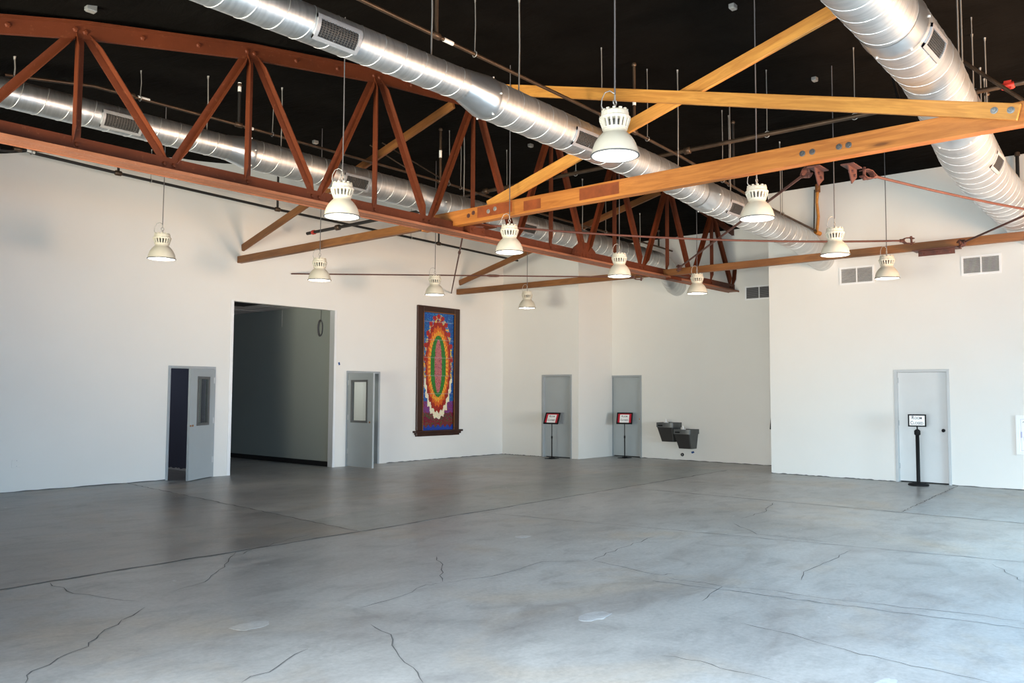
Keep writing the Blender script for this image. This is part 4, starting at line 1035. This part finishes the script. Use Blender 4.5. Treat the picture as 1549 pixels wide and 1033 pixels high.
for p in mo.data.polygons:
    for li in p.loop_indices: at.data[li].color = (*cols[p.index], 1)

# ------------------------------------------------------------------ sign stands
def tilted_sign(name, x, y, az, tilt, lab, w=0.40, hgt=0.315, zc=1.0):
    t = empty(name, (x, y, 0)); tag(t, lab, 'sign stand', 'room closed sign stands')
    MB().box((x - 0.16, y - 0.11, 0), (x + 0.16, y + 0.11, 0.012)).box((x - 0.05, y - 0.05, 0.012), (x + 0.05, y + 0.05, 0.03)).build('base', M_BLACK, t, bevel=0.004)
    p = MB().tube([(x, y, 0.02), (x, y, 0.52)], 0.0145, 12).tube([(x, y, 0.5), (x, y, 0.56)], 0.021, 12).tube([(x, y, 0.55), (x, y, zc - 0.05)], 0.0105, 12)
    p.build('pole', M_BLACK, t)
    back = Vector((math.cos(az), math.sin(az), 0)); right = Vector((math.sin(az), -math.cos(az), 0))
    up = (Vector((0, 0, 1)) * math.cos(tilt) + back * math.sin(tilt)); nr = right.cross(up)   # towards the viewer
    c = Vector((x, y, zc))
    mb = MB(); f = 0.03
    def pl(a0, a1, b0, b1, d0, d1): mb.obox(c + right * (a0 + a1) / 2 + up * (b0 + b1) / 2 + nr * (d0 + d1) / 2, right * (a1 - a0) / 2, up * (b1 - b0) / 2, nr * (d1 - d0) / 2)
    W, H = w / 2, hgt / 2
    pl(-W, -W + f, -H, H, -0.01, 0.014); pl(W - f, W, -H, H, -0.01, 0.014); pl(-W, W, H - f, H, -0.01, 0.014); pl(-W, W, -H, -H + f, -0.01, 0.014); pl(-W, W, -H, H, -0.014, -0.006)
    b = mb.build('sign_frame', M_BLACK, t)
    mb = MB(); pl(-W + f, W - f, -H + f, H - f, -0.006, 0.004); mb.build('red_card', M_REDP, t)
    mb = MB(); pl(-0.120, 0.115, -H + 0.032, H - 0.055, 0.004, 0.0055); mb.build('paper', M_PAPER, t)
    o = c + nr * 0.0056 - right * 0.0
    text_mesh('lettering', [('R', 0.075, -0.075, 0.030, 0.035), ('OOM', 0.058, -0.036, 0.030, 0.105), ('C', 0.075, -0.098, -0.072, 0.035), ('LOSED', 0.058, -0.059, -0.072, 0.155)], o, right, up, M_INK, t)
    return t
tilted_sign('sign_stand', 16.74, 13.0, math.radians(12), math.radians(30), 'black pole sign stand with red bordered notice before the left of two far doors')
tilted_sign('sign_stand', 18.20, 11.80, math.radians(24), math.radians(28), 'black pole sign stand with red bordered notice beside the drinking fountains')
tilted_sign('sign_stand', 17.84, 7.565, math.radians(15), math.radians(35), 'sign stand almost hidden behind the right wall edge')

t = empty('stanchion_sign', (16.42, 4.39, 0)); tag(t, 'black stanchion with framed room closed sign before the right wall door', 'sign stand')
cx, cy = 16.42, 4.39
MB().lathe((cx, cy, 0), [(0.0005, 0.0), (0.172, 0.0), (0.175, 0.018), (0.165, 0.032), (0.09, 0.052), (0.045, 0.062), (0.0005, 0.062)], 40).build('base', M_BLACK, t)
MB().lathe((cx, cy, 0), [(0.035, 0.055), (0.032, 0.08), (0.032, 0.93), (0.0005, 0.93)], 24).build('post', M_BLACK, t)
MB().lathe((cx, cy, 0), [(0.034, 0.90), (0.042, 0.905), (0.042, 0.985), (0.034, 1.0), (0.012, 1.01), (0.0005, 1.012)], 24).box((cx - 0.05, cy - 0.014, 0.91), (cx + 0.05, cy + 0.014, 0.985)).box((cx - 0.014, cy - 0.05, 0.91), (cx + 0.014, cy + 0.05, 0.985)).build('belt_head', M_BLACK, t)
MB().tube([(cx, cy, 1.0), (cx, cy, 1.07)], 0.012, 10).build('sign_stem', M_BLACK, t)
bk = Vector((0.86, 0.30, 0)).normalized(); bk = Vector((math.cos(D(17)), math.sin(D(17)), 0)); rt = Vector((bk.y, -bk.x, 0)); up = Vector((0, 0, 1)); nr = -bk
c = Vector((cx, cy, 1.165))
mb = MB()
for a0, a1, b0, b1 in ((-0.150, -0.126, -0.112, 0.112), (0.126, 0.150, -0.112, 0.112), (-0.150, 0.150, 0.088, 0.112), (-0.150, 0.150, -0.112, -0.088)):
    mb.obox(c + rt * (a0 + a1) / 2 + up * (b0 + b1) / 2, rt * (a1 - a0) / 2, up * (b1 - b0) / 2, nr * 0.012)
mb.build('sign_frame', M_BLACK, t, bevel=0.003)
MB().obox(c, rt * 0.128, up * 0.09, nr * 0.004).build('paper', M_PAPER, t)
text_mesh('lettering', [('R', 0.088, -0.085, 0.022, 0.040), ('OOM', 0.064, -0.040, 0.022, 0.118), ('C', 0.088, -0.108, -0.070, 0.040), ('LOSED', 0.064, -0.062, -0.070, 0.162)], c + nr * 0.0045, rt, up, M_INK, t)

# ------------------------------------------------------------------ drinking fountains
def fountain(yc, ztop, lab):
    t = empty('drinking_fountain', (XC, yc, ztop - 0.47)); tag(t, lab, 'fountain', 'pair of wall drinking fountains')
    xf = XC - 0.47; w = 0.235
    # basin: rounded front slab with a hollow
    def outline(k, xb): 
        pts = [(XC, yc + w * k)]
        for i in range(13):
            a = PI / 2 + PI * i / 12
            pts.append((xb + 0.06 + 0.06 * k * math.cos(a), yc + w * k * math.sin(a)))
        return pts + [(XC, yc - w * k)]
    mb = MB(); o = outline(1.0, xf); n = len(o)
    top_in = [(XC - 0.06, yc + w * 0.86)] + [(xf + 0.09 + 0.05 * math.cos(PI / 2 + PI * i / 12), yc + w * 0.86 * math.sin(PI / 2 + PI * i / 12)) for i in range(13)] + [(XC - 0.06, yc - w * 0.86)]
    low = [(x + 0.05 if x < XC - 0.01 else x, yc + (y - yc) * 0.8) for x, y in top_in]
    rings = [[(x, y, ztop - 0.115) for x, y in o], [(x, y, ztop) for x, y in o], [(x, y, ztop) for x, y in top_in], [(x, y, ztop - 0.06) for x, y in low]]
    vs = [p for r in rings for p in r]
    fs = [(i * n + k, i * n + (k + 1) % n, (i + 1) * n + (k + 1) % n, (i + 1) * n + k) for i in range(3) for k in range(n)] + [tuple(range(n - 1, -1, -1)), tuple(range(3 * n, 4 * n))]
    mb.add(vs, fs); mb.build('basin', M_FOUNT, t)
    # tapering body under the basin
    zb = ztop - 0.47; za = ztop - 0.115
    yl, yr = yc + 0.21, yc - 0.21; bl, br = yc + 0.165, yc - 0.165
    MB().add([(XC, yl, za), (xf + 0.05, yl, za), (xf + 0.05, yr, za), (XC, yr, za), (XC, bl, zb), (xf + 0.20, bl, zb), (xf + 0.20, br, zb), (XC, br, zb)],
             [(0, 1, 2, 3), (7, 6, 5, 4), (0, 4, 5, 1), (2, 6, 7, 3), (1, 5, 6, 2), (0, 3, 7, 4)]).build('body', M_FOUNT, t)
    MB().add([(xf + 0.047, yl - 0.004, za - 0.004), (xf + 0.047, yr + 0.03, za - 0.004), (xf + 0.19, br + 0.03, zb + 0.006), (xf + 0.19, bl - 0.004, zb + 0.006),
              (xf + 0.06, yl - 0.004, za - 0.004), (xf + 0.06, yr + 0.03, za - 0.004), (xf + 0.205, br + 0.03, zb + 0.006), (xf + 0.205, bl - 0.004, zb + 0.006)],
             [(3, 2, 1, 0), (4, 5, 6, 7), (0, 1, 5, 4), (1, 2, 6, 5), (2, 3, 7, 6), (3, 0, 4, 7)]).build('front_panel', M_FOUNTP, t)
    mb = MB(); mb.lathe((xf + 0.12, yc, ztop - 0.005), [(0.0005, 0.022), (0.055, 0.02), (0.06, 0.0), (0.05, -0.04)], 24)
    mb.tube([(xf + 0.12, yc, ztop), (xf + 0.12, yc, ztop + 0.06), (xf + 0.105, yc, ztop + 0.085)], [0.02, 0.016, 0.012], 10)
    mb.build('spout', M_WHITE, t)
    MB().box((xf - 0.004, yc + 0.03, ztop - 0.085), (xf + 0.008, yc + 0.16, ztop - 0.055)).build('push_bar', M_BLACK, t)
fountain(10.60, 0.925, 'higher dark steel drinking fountain on the far wall, left of the pair')
fountain(10.13, 0.775, 'lower dark steel drinking fountain on the far wall, right of the pair')

# small wall things
t = empty('pipe_cap', (XC, 10.35, 0.14)); tag(t, 'small round dark pipe cap on the wall under the lower fountain', 'cap')
MB().lathe((XC, 10.35, 0.14), [(0.0005, -0.012), (0.02, -0.012), (0.022, -0.03), (0.036, -0.03), (0.040, -0.01), (0.040, 0.0)], 20, axis='x').build('cap_ring', M_BLACK, t)
MB().lathe((XC, 10.35, 0.14), [(0.0005, -0.018), (0.021, -0.016), (0.021, 0.0)], 16, axis='x').build('plug', M_GRILLE, t)
tag(MB().obox((XC - 0.001, 10.07, 0.21), (0.001, 0, 0), (0, 0.035, -0.012), (0, 0.012, 0.02)).build('blue_tape', M_BLUE), 'scrap of blue tape on the far wall by the fountains', 'tape')
tag(MB().obox((11.60, YA - 0.001, 2.25), (0.02, 0, 0.008), (0, 0.001, 0), (-0.01, 0, 0.03)).build('blue_tape', M_BLUE), 'scrap of blue tape on the left wall between opening and half glazed door', 'tape')
t = empty('outlet_plate', (5.20, YA, 0.455)); tag(t, 'blank white cover plate low on the left wall', 'outlet')
MB().box((5.13, YA - 0.006, 0.39), (5.27, YA, 0.52)).build('cover_plate', M_WALL, t, bevel=0.003)
for z in (0.41, 0.50): MB().tube([(5.20, YA - 0.008, z), (5.20, YA - 0.005, z)], 0.005, 8).build('screw', M_GRILLE, t)

t = empty('framed_notice', (XR, 2.6, 0.62)); tag(t, 'white framed notice with blue print on the right wall at the picture edge', 'notice')
y1, y0, z0, z1 = 2.895, 2.20, 0.612, 1.285
mb = MB(); f = 0.045
for a, b, c_, d in ((y0, y0 + f, z0, z1), (y1 - f, y1, z0, z1), (y0 + f, y1 - f, z0, z0 + f), (y0 + f, y1 - f, z1 - f, z1)): mb.box((XR - 0.05, a, c_), (XR, b, d))
mb.build('frame', M_WHITE, t)
MB().box((XR - 0.012, y0 + f, z0 + f), (XR, y1 - f, z1 - f)).build('sheet', M_PAPER, t)
mb = MB(); e = 0.02; xx = XR - 0.0125
for a, b, c_, d in ((y0 + f + e, y0 + f + e + 0.006, z0 + f + e, z1 - f - e), (y1 - f - e - 0.006, y1 - f - e, z0 + f + e, z1 - f - e), (y0 + f + e, y1 - f - e, z0 + f + e, z0 + f + e + 0.006), (y0 + f + e, y1 - f - e, z1 - f - e - 0.006, z1 - f - e)):
    mb.box((xx - 0.001, a, c_), (xx, b, d))
mb.box((xx - 0.001, y1 - f - e - 0.022, 0.9), (xx, y1 - f - e + 0.002, 1.0)); mb.build('printed_border', M_LAV, t)
MB().box((xx - 0.001, 2.40, 0.70), (xx, 2.785, 0.915)).build('blue_print_block', M_BLUEP, t)
MB().tube([(xx, 2.792, 1.16), (xx, 2.785, 1.175), (xx, 2.765, 1.18), (xx, 2.75, 1.17)], 0.004, 6).build('printed_mark', M_INK, t)

t = empty('cable_coil', (11.47, 15.45, 3.05)); tag(t, 'coil of dark cable hanging on the hall wall inside the tall opening', 'cable')
mb = MB()
for k in range(4):
    n = 24; r1 = 0.065 + 0.006 * k
    mb.tube([(11.485 - 0.008 * k, 15.45 + r1 * math.cos(2 * PI * i / n), 3.05 + (0.16 + 0.008 * k) * math.sin(2 * PI * i / n)) for i in range(n + 1)], 0.007, 6, caps=False)
mb.build('coil', M_CORD, t)
MB().tube([(11.49, 15.45, 3.21), (11.49, 15.45, 3.56)], 0.005, 6).build('hanging_lead', M_CORD, t)
tag(MB().tube([(11.492, 16.95, 3.55), (11.492, 16.95, 3.15)], 0.003, 6).build('thin_wire', M_TAG), 'thin pale wire hanging down the hall wall from the hall ceiling', 'wire')
tag(MB().box((9.9, 16.2, 3.548), (10.5, 17.0, 3.5535)).build('ceiling_vent', M_GBLACK), 'dark square ceiling vent inside the tall opening', 'vent')
# door edge reflection in the left door's glass, added as a white strip
tag(MB().box((8.79, 15.75, 0.8), (8.83, 15.80, 2.0)).build('reflection_strip', M_WHITE), 'white upright strip standing in for a door edge reflection in the left door glass', 'trim')
